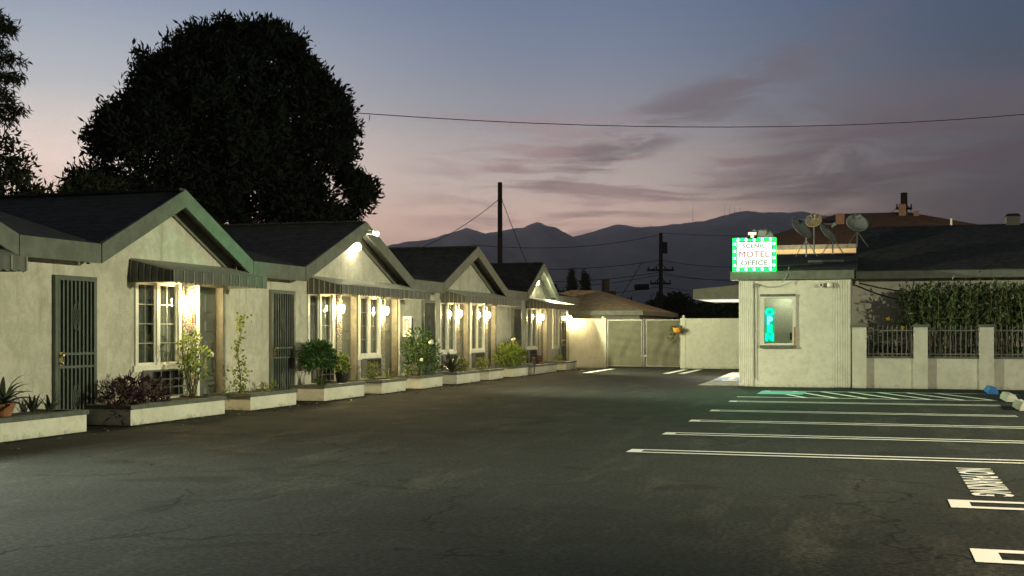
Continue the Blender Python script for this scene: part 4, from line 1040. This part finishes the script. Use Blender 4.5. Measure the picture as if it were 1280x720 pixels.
for k in range(4): led(sx0-.008, sz0+.10+k*(sz1-sz0-.2)/3); led(sx1+.008, sz0+.10+k*(sz1-sz0-.2)/3)
mb = MB()
for x in (sx0+.15, sx1-.15): mb.tube([(x, sy+.1, sz0+.3), (x, OY+.5, 3.0)], .02, 5)
mb.build('brace', M['steel'], t)
lamp('sign_glow', 'SPOT', ((sx0+sx1)/2, sy-.35, 3.2), 300, (.05, 1.0, .36), (-1.2, 26.0, 0), .25, 130, .8)
lamp('added_green_spot', 'SPOT', ((sx0+sx1)/2, sy-.35, 3.3), 1500, (.02, 1.0, .30), (-10.9, 18.9, 3.2), .2, 11, 1.0)  # added narrow green spot tinting the first gable, beyond the sign's own reach
t = thing('sign_floodlight', (-2.86, sy-.1, 3.7), 'square floodlight mounted above the roof sign', 'floodlight')
MB().box(-2.99, -2.73, sy-.10, sy-.02, 3.70, 3.90).build('housing', M['blackp'], t); MB().box(-2.96, -2.76, sy-.104, sy-.101, 3.80, 3.87).box(-2.90, -2.82, sy-.104, sy-.101, 3.735, 3.80).build('lens', emis('flood_dim_glow', (1, .85, .6), 1.3), t)
MB().tube([(-2.86, sy-.02, 3.7), (-2.86, sy+.05, 3.62)], .015, 5).build('bracket', M['blackp'], t)

# satellite dishes
def dish(name, c, rad, az, el, m, label, foot, arm=True):
    t = thing(name, foot, label, 'satellite dish', 'satellite dishes on the office roof')
    n = Vector((math.sin(az)*math.cos(el), math.cos(az)*math.cos(el), math.sin(el))); u = Vector((math.cos(az), -math.sin(az), 0)); w = u.cross(n)*-1
    C_ = Vector(c); mb = MB(); rings = 6; seg = 22; idx = []
    for r_ in range(rings+1):
        q = r_/rings
        for s in range(seg):
            a = 2*math.pi*s/seg; p = C_+(u*math.cos(a)*rad*q+w*math.sin(a)*rad*q*.92)+n*(rad*.28*q*q)
            mb.v.append(tuple(p))
    for r_ in range(rings):
        for s in range(seg):
            a = r_*seg+s; b = r_*seg+(s+1) % seg; mb.f.append((a, b, b+seg, a+seg))
    o = mb.build('reflector', m, t, True); sol = o.modifiers.new('thickness', 'SOLIDIFY'); sol.thickness = .015
    tip = C_+n*(rad*1.15)-w*rad*.15
    a = MB().tube([C_-w*rad*.95+n*rad*.2, tip], .016, 5); a.build('feed_arm', M['steel'], t)
    MB().ball(tip, .055, 8).tube([tip, tip-n*.12], .035, 8).build('receiver', M['dish'], t)
    p = MB().tube([Vector(foot), Vector((foot[0], foot[1], c[2]-rad*.25)), C_-n*.05], .022, 6)
    p.tube([Vector(foot)+Vector((-.3, .0, .0)), Vector((foot[0], foot[1], foot[2]+.45))], .012, 5); p.tube([Vector(foot)+Vector((.3, .0, .0)), Vector((foot[0], foot[1], foot[2]+.45))], .012, 5)
    p.build('mast', M['dish'], t)
dish('satellite_dish', (-1.95, 34.3, 4.20), .38, R(120), R(35), M['dish'], 'grey satellite dish seen edge-on, left of the three roof dishes', (-1.75, 34.3, 3.48))
dish('satellite_dish', (-1.25, 34.7, 4.10), .35, R(110), R(38), M['dish'], 'grey satellite dish, middle one of the three roof dishes', (-1.05, 34.7, 3.55))
dish('satellite_dish', (-.42, 35.0, 4.38), .32, R(160), R(30), M['dish'], 'grey satellite dish facing forward, right of the three roof dishes', (-.40, 35.0, 3.75))
dish('satellite_dish', (-1.75, 38.9, 4.85), .27, R(190), R(25), M['dishc'], 'small cream satellite dish behind the grey ones', (-1.75, 39.0, 3.1))
dish('satellite_dish', (-2.85, 32.6, 3.75), .42, R(200), R(30), M['dish'], 'dark round satellite dish just behind the roof sign', (-2.85, 32.8, 3.1))
t = thing('roof_vent', (3.9, 37.5, 4.45), 'dark boxy vent on the ridge of the office roof', 'roof vent')
MB().box(3.72, 4.08, 37.3, 37.7, 4.35, 4.72).build('vent_body', M['blackp'], t); MB().hexa([(3.68, 37.26, 4.721), (4.12, 37.26, 4.721), (4.12, 37.74, 4.721), (3.68, 37.74, 4.721)], [(3.76, 37.34, 4.80), (4.04, 37.34, 4.80), (4.04, 37.66, 4.80), (3.76, 37.66, 4.80)]).build('vent_cap', M['blackp'], t)

# fence in front of the planting bed
t = thing('garden_fence', (3, OY, 0), 'low white plaster fence with square posts and iron railings right of the office', 'fence')
posts = [(-.47, -.13), (.97, 1.29), (2.46, 2.78), (4.0, 4.32), (5.6, 5.92)]
for a, b in posts:
    MB().box(a, b, OY-.06, OY+.26, 0, 1.50).build('post', M['owall'], t)
    MB().box(a-.03, b+.03, OY-.09, OY+.29, 1.501, 1.56).build('post_cap', M['cap'], t)
for (_, a), (b, _) in zip(posts[:-1], posts[1:]):
    MB().box(a, b, OY+.04, OY+.20, 0, .74).build('low_wall', M['owall'], t)
    MB().box(a, b, OY+.02, OY+.22, .741, .79).build('wall_cap', M['cap'], t)
    r = MB(); n = 10
    for k in range(n): x = a+(b-a)*(k+.5)/n; r.box(x-.011, x+.011, OY+.109, OY+.131, .79, 1.54)
    r.box(a, b, OY+.105, OY+.135, .83, .86); r.box(a, b, OY+.105, OY+.135, 1.40, 1.43)
    r.build('railing', M['iron'], t)
# hedge: pale canes with broad upright leaves
t = thing('oleander_hedge', (3.6, 31.9, 0), 'tall cane-stemmed hedge behind the iron railings', 'hedge')
cv = MB(); tips = []; td = []
for k in range(150):
    bx = .80+5.6*(k+rng.random())/150; by = rng.uniform(31.5, 32.1); hh = rng.uniform(2.45, 2.82)
    p = [Vector((bx, by, 0))]; lean = Vector((rng.gauss(0, .12), rng.gauss(0, .06), 0))
    for j in range(1, 6): p.append(Vector((bx, by, hh*.92*j/5))+lean*(j/5)*2.0+Vector((rng.gauss(0, .03), rng.gauss(0, .03), 0)))
    cv.tube(p, .016, 5, .007)
    for j in range(56):
        q = rng.uniform(.50, 1.0)**.8; s = min(4, int(q*5)); pp = p[s].lerp(p[s+1], q*5-s)
        tips.append(tuple(pp+Vector((rng.gauss(0, .09), rng.gauss(0, .08), rng.gauss(0, .04))))); td.append((rng.gauss(0, .5), rng.gauss(0, .5), .75))
    for j in range(6):
        q = rng.uniform(.2, .5); pp = p[0].lerp(p[4], q); tips.append(tuple(pp+Vector((rng.gauss(0, .1), rng.gauss(0, .08), 0)))); td.append((rng.gauss(0, .7), rng.gauss(0, .7), .4))
cv.build('cane', M['cane'], t)
v, f = leaves(np.array(tips), np.array(td), .165, .056, jit=.5); foliage('foliage', v, f, LEAF['hedge'], t)
bush('rose_bush', (.25, 31.6, .0), [(-.25, 0, 1.35, .28, .2, .28), (.2, 0, 1.1, .35, .25, .35), (.0, 0, .7, .5, .3, .4), (.4, 0, 1.5, .2, .15, .2)], 620, .09, .05, LEAF['bush'], 'thin rose bush with yellow blooms behind the first railing', stems=9, flowers=(((.12, -.2, 1.70), .06), ((.45, -.2, 1.45), .08), ((.28, -.2, 1.40), .06)), fm=LEAF['ypetal'])
bush('low_shrub', (.35, 31.25, 0), [(0, 0, .75, .5, .2, .38), (.35, 0, .55, .35, .2, .4)], 900, .08, .04, LEAF['cyp'], 'dense dark shrub low behind the first railing', stems=4)
bush('low_shrub', (1.9, 31.25, 0), [(-.2, 0, .6, .5, .18, .5), (.35, 0, .7, .4, .18, .45)], 500, .10, .045, LEAF['bush'], 'dusky shrub low behind the second railing', stems=5)
bush('low_shrub', (3.5, 31.25, 0), [(-.2, 0, .6, .5, .18, .5), (.35, 0, .7, .5, .18, .45)], 500, .10, .045, LEAF['bush'], 'dusky shrub low behind the third railing', stems=5)

# ============================================================ NEIGHBOURING HOUSES, POLES, WIRES
def hip_house(name, label, corners, ze, zr0, ridge_pts, wallm, roofm, wallin=.5):
    xs_, ys_ = zip(*corners); c = (sum(xs_)/4, sum(ys_)/4, 0)
    t = thing(name, c, label, 'house')
    cen = Vector((c[0], c[1], 0)); mb = MB()
    wl = [Vector((x, y, 0)).lerp(cen, .06) for x, y in corners]
    for k in range(4):
        a, b = wl[k], wl[(k+1) % 4]; mb.quad((a.x, a.y, 0), (b.x, b.y, 0), (b.x, b.y, ze), (a.x, a.y, ze))
    mb.build('wall', wallm, t)
    A, B = [Vector((p[0], p[1], zr0)) for p in ridge_pts]; E = [Vector((x, y, ze)) for x, y in corners]
    mb = MB(); mb.quad(E[0], E[1], B, A); mb.quad(E[1], E[2], B); mb.quad(E[2], E[3], A, B); mb.quad(E[3], E[0], A)
    mb.quad(*[e-Vector((0, 0, .02)) for e in E[::-1]])
    mb.build('roof', roofm, t)
    mb = MB()
    for k in range(4):
        a, b = E[k], E[(k+1) % 4]; mb.quad(a+Vector((0, 0, .03)), b+Vector((0, 0, .03)), b-Vector((0, 0, .16)), a-Vector((0, 0, .16)))
    mb.build('eave_board', M['trim'], t)
    return t
# tan roofed garage behind the gate
hip_house('garage', 'low house with a tan hip roof behind the gate', [(-14.6, 47.3), (-8.8, 47.6), (-8.6, 55.5), (-14.8, 55.5)], 2.2, 3.2, [(-12.6, 51.0), (-11.6, 52.4)], M['soffit'], M['rooft'])
# brown roofed house behind the office
hs = hip_house('brown_house', 'house with a brown hip roof and cream siding behind the office', [(-5.6, 52.5), (7.5, 52.5), (7.5, 66), (-5.6, 66)], 5.05, 7.0, [(-1.6, 59.3), (1.6, 59.3)], M['siding'], M['roofb'])
mb = MB()
for k in range(6): mb.box(-5.2, 2.0, 52.85, 52.9, 3.3+k*.28, 3.3+k*.28+.03)
mb.box(-4.0, 1.2, 52.83, 52.88, 4.35, 4.62).build('siding_trim_board', M['soffit'], hs)  # dark lap strips and a fascia board across the cream siding
def box_at(x, y, z, w, h, nm, m, parent): return MB().box(x-w/2, x+w/2, y-w/2, y+w/2, z, z+h).build(nm, m, parent)
ch = box_at(1.35, 58.6, 6.55, .32, .75, 'chimney', M['brick'], hs); box_at(1.95, 58.4, 6.55, .24, .4, 'flue', M['brick'], hs); box_at(-1.4, 57.0, 6.25, .38, .5, 'roof_vent', M['brick'], hs)
MB().tube([(3.3, 55.5, 5.7), (3.3, 55.5, 6.3)], .05, 6).build('vent_pipe', M['white'], hs)
lamp('porch_light_behind_office', 'POINT', (-3.0, 49.5, 4.4), 620, (1, .74, .42), size=.15)
lamp('street_light_behind_gate', 'POINT', (-9.5, 47.0, 5.5), 75, (1, .86, .58), size=.15)
lamp('street_light_behind_office', 'SPOT', (10, 44, 11), 3800, (1, .74, .48), (0, 57, 6), .2, 60, .5)

def pole(name, label, x, yt, yb_y, rad, arms, taper=.8):
    b = lotp(x, 414, yb_y); base = (b[0], b[1], 0); tp = lotp(x, yt, yb_y)
    t = thing(name, base, label, 'utility pole')
    MB().tube([base, (base[0], base[1], tp[2])], rad, 10, rad*taper).build('shaft', M['wood'], t)
    for dz, L_ in arms:
        c, s = math.cos(ROT), math.sin(ROT); a = (base[0]-c*L_/2, base[1]-s*L_/2-.1, tp[2]-dz); b2 = (base[0]+c*L_/2, base[1]+s*L_/2-.1, tp[2]-dz)
        g = MB().tube([a, b2], .07, 4); g.build('crossarm', M['wood'], t)
        [MB().tube([(a[0]+(b2[0]-a[0])*q, a[1]+(b2[1]-a[1])*q, a[2]), (a[0]+(b2[0]-a[0])*q, a[1]+(b2[1]-a[1])*q, a[2]+.25)], .04, 5).build('insulator', M['wire'], t) for q in (.05, .35, .65, .95)]
        br = MB(); [br.tube([(a[0]+(b2[0]-a[0])*q, a[1], a[2]), (base[0], base[1]-.1, a[2]-.0+ .5)], .03, 4) for q in (.2, .8)]; br.build('brace', M['wire'], t)
    return t, base, tp
p1, b1, t1 = pole('utility_pole', 'tall bare utility pole behind the third gable', 625, 228, 60, .14, [])
p2, b2_, t2 = pole('utility_pole', 'utility pole with crossarms in front of the mountains', 826, 291, 85, .16, [(2.65, 1.9), (3.6, 1.5)])
MB().tube([(b2_[0]-.25, b2_[1]-.1, 3.0), (b2_[0]-.2, b2_[1]-.1, 4.2)], .10, 6).build('cable_riser', M['wire'], p2); MB().box(b2_[0]+.15, b2_[0]+.45, b2_[1]-.15, b2_[1]+.15, 6.9, 7.7).build('transformer', M['wire'], p2)
p3, b3, t3 = pole('utility_pole', 'short cut-off wooden pole behind the tan roof', 757, 349, 60, .20, [], .95)
p4, b4, t4 = pole('utility_pole', 'stubby shorter post right of the cut-off pole', 766, 364, 62, .18, [], .95)
p5, b5, t5 = pole('utility_pole', 'distant small pole with a crossarm left of the cypresses', 694, 355, 100, .18, [(.6, 1.6)])
p6, b6, t6 = pole('utility_pole', 'dark pole rising behind the brown roofed house', 1130, 241, 68, .24, [(.9, .9)])
def wire(name, label, a, b, sag, r=.014, n=18, group='overhead wires'):
    a, b = Vector(a), Vector(b)
    pts = [a.lerp(b, k/n)-Vector((0, 0, sag*4*(k/n)*(1-k/n))) for k in range(n+1)]
    tag(MB().tube(pts, r, 5).build(name, M['wire']), label, 'wire', group)
wire('overhead_wire', 'long overhead wire crossing the whole right half of the sky', lotp(380, 136, 46), lotp(1420, 128, 60), .95, .017)
wire('guy_wire', 'guy wire slanting down left from the tall bare pole', t1[:2]+(t1[2]-.8,), lotp(520, 312, 58), .25, .016)
wire('guy_wire', 'guy wire slanting down right from the tall bare pole', t1[:2]+(t1[2]-.6,), lotp(660, 333, 56), .05, .016)
wire('overhead_wire', 'topmost faint wire over the mountains', lotp(590, 306, 70), lotp(826, 293, 85), .5, .016)
wire('overhead_wire', 'topmost wire right of the crossarm pole', lotp(826, 291, 85), lotp(1000, 293, 75), .15, .014)
WL = [('upper', 325, 323, 335), ('second', 349, 346, 343), ('third', 355, 350, 347), ('fourth', 363, 355, 352)]
for i, (nm, yc, yl, yr) in enumerate(WL):
    yp = (325, 340, 343, 358)[i]
    wire('overhead_wire', nm + ' wire from the crossarm pole towards the motel gables', lotp(826, yp, 85), lotp(640, (336, 352, 362, 370)[i], 72), .25, .020)
    wire('overhead_wire', nm + ' wire from the crossarm pole towards the office', lotp(826, yp, 85), lotp(960, (333, 352, 348, 366)[i], 60), .2, .018)
tag(MB().tube([lotp(793, 359.5, 80), lotp(797, 359, 80), lotp(808, 358.5, 80), lotp(811, 358.5, 80)], .20, 8).build('splice_case', M['wire']), 'dark cable splice case hanging on a wire left of the crossarm pole', 'splice case')
wire('drop_wire', 'thin drop wire slanting down between the poles', lotp(803, 326, 80), lotp(772, 376, 66), .1, .02)
wire('drop_wire', 'pale drop wires from the sign down to the canopy', lotp(930, 318, 31.2), lotp(915, 358, 35.2), .0, .012)
for lab, xx in (('wire from the dark pole behind the brown roof slanting left', 1112), ('wire from the dark pole behind the brown roof slanting right', 1148)):
    wire('guy_wire', lab, t6[:2]+(t6[2]-.5,), lotp(xx, 268 if xx < 1130 else 276, 64), .0, .014)

# ============================================================ TREES
def silhouette_tree(name, label, poly, Y, thick, ntip, per, L, Wd, m, base_px, trunk_r, limbs=14, edge_tufts=None, jit=.55, cat='tree', rc=.75, per_clump=16, holes=()):
    """crown volume bounded by an outline at distance Y with real depth; leaves in tufts at twig tips"""
    c, s = math.cos(ROT), math.sin(ROT)
    px = np.array(poly, float); n = len(px)
    lo, hi = px.min(0), px.max(0); pts = []; dirs = []
    def inside(q):
        x, y = q[:, 0], q[:, 1]; r_ = np.zeros(len(q), bool); j = n-1
        for i in range(n):
            xi, yi, xj, yj = px[i, 0], px[i, 1], px[j, 0], px[j, 1]
            r_ ^= ((yi > y) != (yj > y)) & (x < (xj-xi)*(y-yi)/(yj-yi+1e-9)+xi); j = i
        return r_
    def edged(q):
        dm = np.full(len(q), 1e9); cx = np.zeros((len(q), 2))
        for i in range(n):
            a, b = px[i], px[(i+1) % n]; ab = b-a
            tt = np.clip(((q-a)@ab)/(ab@ab+1e-9), 0, 1); pr = a+tt[:, None]*ab; d_ = np.linalg.norm(q-pr, axis=1)
            k = d_ < dm; dm[k] = d_[k]; cx[k] = pr[k]
        return dm, cx
    sc = Y/1500
    nc = max(6, ntip//per_clump); q0 = nr.uniform(lo, hi, (nc*8, 2)); q0 = q0[inside(q0)]
    dm, cp = edged(q0)
    ok = dm*sc > min(.30, rc*.38)
    for hx, hy, hr in holes: ok &= (q0[:, 0]-hx)**2+(q0[:, 1]-hy)**2 > (hr+rc/sc*.8)**2
    q0, dm = q0[ok][:nc], dm[ok][:nc]
    R0 = (hi-lo).max()/2
    half = thick*np.sqrt(np.clip(dm/R0*2.2, .01, 1)); dep0 = half*nr.choice([-1, 1], len(q0))*nr.uniform(.1, 1, len(q0))**.5
    rad = np.minimum(rc*nr.uniform(.55, 1.35, len(q0)), np.maximum((dm*sc-min(.18, rc*.25))*.95, min(.15, rc*.5)))
    if edge_tufts:
        rim = np.concatenate([np.linspace(px[i], px[(i+1) % n], 12, endpoint=False) for i in range(n)]); ctr = px.mean(0)
        e = rim[nr.integers(len(rim), size=edge_tufts)]; e = e+(ctr-e)/np.linalg.norm(ctr-e, axis=1)[:, None]*nr.uniform(13, 23, (edge_tufts, 1))
        q0 = np.concatenate([q0, e]); dep0 = np.concatenate([dep0, nr.normal(0, thick*.22, edge_tufts)]); rad = np.concatenate([rad, nr.uniform(.16, .36, edge_tufts)])
    u = nr.normal(0, 1, (len(q0), per_clump, 3)); u /= np.linalg.norm(u, axis=2)[:, :, None]; u *= nr.uniform(.1, 1, (len(q0), per_clump, 1))**.45
    X = ((q0[:, 0]-640)*sc)[:, None]+u[:, :, 0]*rad[:, None]; Z = (1.4-(q0[:, 1]-414)*sc)[:, None]+u[:, :, 2]*rad[:, None]*.85; dep = dep0[:, None]+u[:, :, 1]*rad[:, None]
    X, Z, dep, u = X.ravel(), Z.ravel(), dep.ravel(), u.reshape(-1, 3); Yd = Y+dep
    P = np.stack([X*c-Yd*s, X*s+Yd*c, Z], 1)
    dd = np.stack([u[:, 0]*c-u[:, 1]*s, u[:, 0]*s+u[:, 1]*c, u[:, 2]], 1)+np.array([0, 0, .25]); dd /= np.linalg.norm(dd, axis=1)[:, None]+1e-6
    v, f = cluster(P, dd, per, L*.55, L, Wd, jit=jit, up=.15)
    bb = lotp(base_px, 414, Y); base = (bb[0], bb[1], 0)
    t = thing(name, base, label, cat)
    foliage('crown', v, f, m, t)
    mb = MB(); top = Vector(base)+Vector((0, 0, P[:, 2].min()+.35*(P[:, 2].max()-P[:, 2].min())))
    mb.tube([base, Vector(base).lerp(top, .5)+Vector((.1, .1, 0)), top], trunk_r, 10, trunk_r*.55)
    for k in range(limbs):
        e = Vector(P[nr.integers(len(P))]); st = Vector(base).lerp(top, rng.uniform(.45, 1)); mid = st.lerp(e, .5)+Vector((0, 0, .25))
        mb.tube([st, mid, e], trunk_r*.28, 6, .02)
    mb.build('trunk', M['bark'], t)
    return t
silhouette_tree('broadleaf_tree', 'huge dark leafy tree towering behind the motel row', [(88, 262), (90, 240), (112, 222), (128, 215), (124, 196), (132, 188), (124, 172), (127, 148), (140, 140), (158, 134), (162, 122), (176, 124), (183, 108), (180, 88), (192, 82), (198, 62), (207, 70), (214, 84), (228, 62), (240, 48), (258, 38), (270, 46), (280, 40), (288, 22), (296, 28), (306, 50), (318, 34), (334, 28), (346, 34), (362, 36), (364, 46), (384, 58), (386, 84), (402, 90), (414, 98), (422, 114), (440, 122), (446, 150), (452, 172), (444, 196), (450, 218), (444, 232), (470, 240), (466, 252), (455, 262), (450, 276), (430, 285), (120, 285)],
                45, 4.2, 6000, 12, .30, .10, LEAF['tree'], 300, .42, 22, rc=.72, per_clump=15, holes=((405, 222, 3), (180, 205, 2), (155, 228, 7), (432, 262, 1), (345, 95, 1)), edge_tufts=150)
def spray_tree():
    Y = 38; bb = lotp(-80, 414, Y); base = (bb[0], bb[1], 0)
    t = thing('feathery_tree', base, 'tall feathery tree with drooping sprays cut off by the left edge', 'tree')
    sprays = [((-70, 60), (-10, 30), (16, 36)), ((-70, 20), (-20, 6), (8, 30)), ((-75, 90), (0, 62), (31, 76)), ((-75, 110), (-5, 84), (24, 100)), ((-75, 130), (-8, 104), (10, 122)), ((-75, 150), (0, 118), (27, 140)), ((-75, 165), (-20, 134), (14, 150)), ((-75, 70), (-30, 44), (2, 56))]
    P = []; D_ = []; tb = MB()
    for k, (a_, m_, e_) in enumerate(sprays):
        Yk = Y+rng.uniform(-1.2, 1.2); A, B, C_ = [Vector(lotp(p[0], p[1], Yk)) for p in (a_, m_, e_)]
        pts = [A.lerp(B, q).lerp(B.lerp(C_, q), q) for q in [i/10 for i in range(11)]]; tb.tube(pts, .05, 5, .012)
        for i in range(70):
            q = rng.uniform(.25, 1.0); o = A.lerp(B, q).lerp(B.lerp(C_, q), q); w = .13*(1.15-q)+.02
            P.append(tuple(o+Vector((rng.gauss(0, w), rng.gauss(0, w*1.5), rng.gauss(0, w*.5))))); D_.append((.55, .1, -.55+rng.gauss(0, .4)))
    v, f = cluster(np.array(P), np.array(D_), 7, .10, .26, .05, jit=.25, up=-.2)
    foliage('crown', v, f, LEAF['tree2'], t)
    tb.tube([base, (base[0]+.2, base[1], 5), (base[0], base[1], 11.5)], .24, 9, .08); tb.build('trunk', M['bark'], t)
spray_tree()
silhouette_tree('broadleaf_tree', 'airy dark tree above the roof at the left edge', [(-60, 165), (4, 160), (26, 162), (38, 158), (40, 172), (62, 180), (68, 176), (66, 196), (76, 206), (84, 222), (78, 236), (88, 250), (40, 262), (-60, 262)],
                34, 1.5, 520, 9, .22, .08, LEAF['tree2'], 0, .2, 18, rc=.30, per_clump=6, holes=((60, 225, 8), (30, 215, 6), (45, 195, 6), (15, 185, 6)))
silhouette_tree('broadleaf_tree', 'low dark tree between the left tree and the huge one', [(74, 258), (84, 226), (100, 214), (114, 212), (128, 222), (140, 220), (142, 262)], 40, 1.5, 330, 11, .24, .09, LEAF['tree2'], 108, .16, 8, rc=.34, per_clump=10, holes=((92, 240, 6), (110, 232, 5)))
for x, l in ((715, 'slender dark cypress, left one of the pair'), (731, 'slender dark cypress, right one of the pair')):
    silhouette_tree('cypress', l, [(x-6, 395), (x-5.2, 362), (x-3, 345), (x, 331), (x+3, 345), (x+5.2, 362), (x+6, 395)], 70, .26, 900, 9, .13, .05, LEAF['cyp'], x, .14, 3, jit=.3, rc=.13, per_clump=8)
silhouette_tree('distant_tree', 'dark bushy tree right of the crossarm pole', [(796, 402), (800, 384), (812, 380), (826, 374), (838, 372), (842, 366), (850, 370), (860, 378), (868, 388), (874, 402)], 92, 2.6, 600, 10, .4, .16, LEAF['tree2'], 835, .25, 6)
silhouette_tree('distant_tree', 'low dark trees hidden behind the long boundary wall', [(862, 404), (868, 390), (884, 380), (900, 376), (920, 378), (945, 384), (960, 404)], 80, 2.6, 520, 10, .4, .16, LEAF['tree2'], 905, .25, 6)
silhouette_tree('distant_tree', 'small dark tree left of the crossarm pole', [(768, 402), (772, 386), (784, 380), (796, 384), (804, 402)], 96, 1.8, 260, 10, .4, .16, LEAF['tree2'], 786, .2, 5)
silhouette_tree('distant_tree', 'dark treetop over the office roof at the right edge', [(1252, 330), (1256, 292), (1268, 286), (1280, 284), (1300, 290), (1310, 330)], 70, 1.5, 260, 10, .35, .14, LEAF['tree2'], 1280, .2, 5)

# dry leaves blown against the planters
n = 260
P = np.stack([PF+np.abs(nr.normal(.05, .35, n))+.05, nr.uniform(11, 44, n), np.full(n, .016)], 1)
v, f = leaves(P, np.concatenate([nr.normal(0, 1, (n, 2)), np.zeros((n, 1))], 1), .07, .035, jit=.05, fold=.1)
v[:, 2] = np.maximum(v[:, 2], .010)
o = link_mesh('fallen_leaves', v, [tuple(int(i) for i in q) for q in f], leaf_mat('dry_leaf', (.16, .11, .05), .5, 0))
tag(o, 'dry leaves scattered along the foot of the planters', 'leaves', kind='stuff')
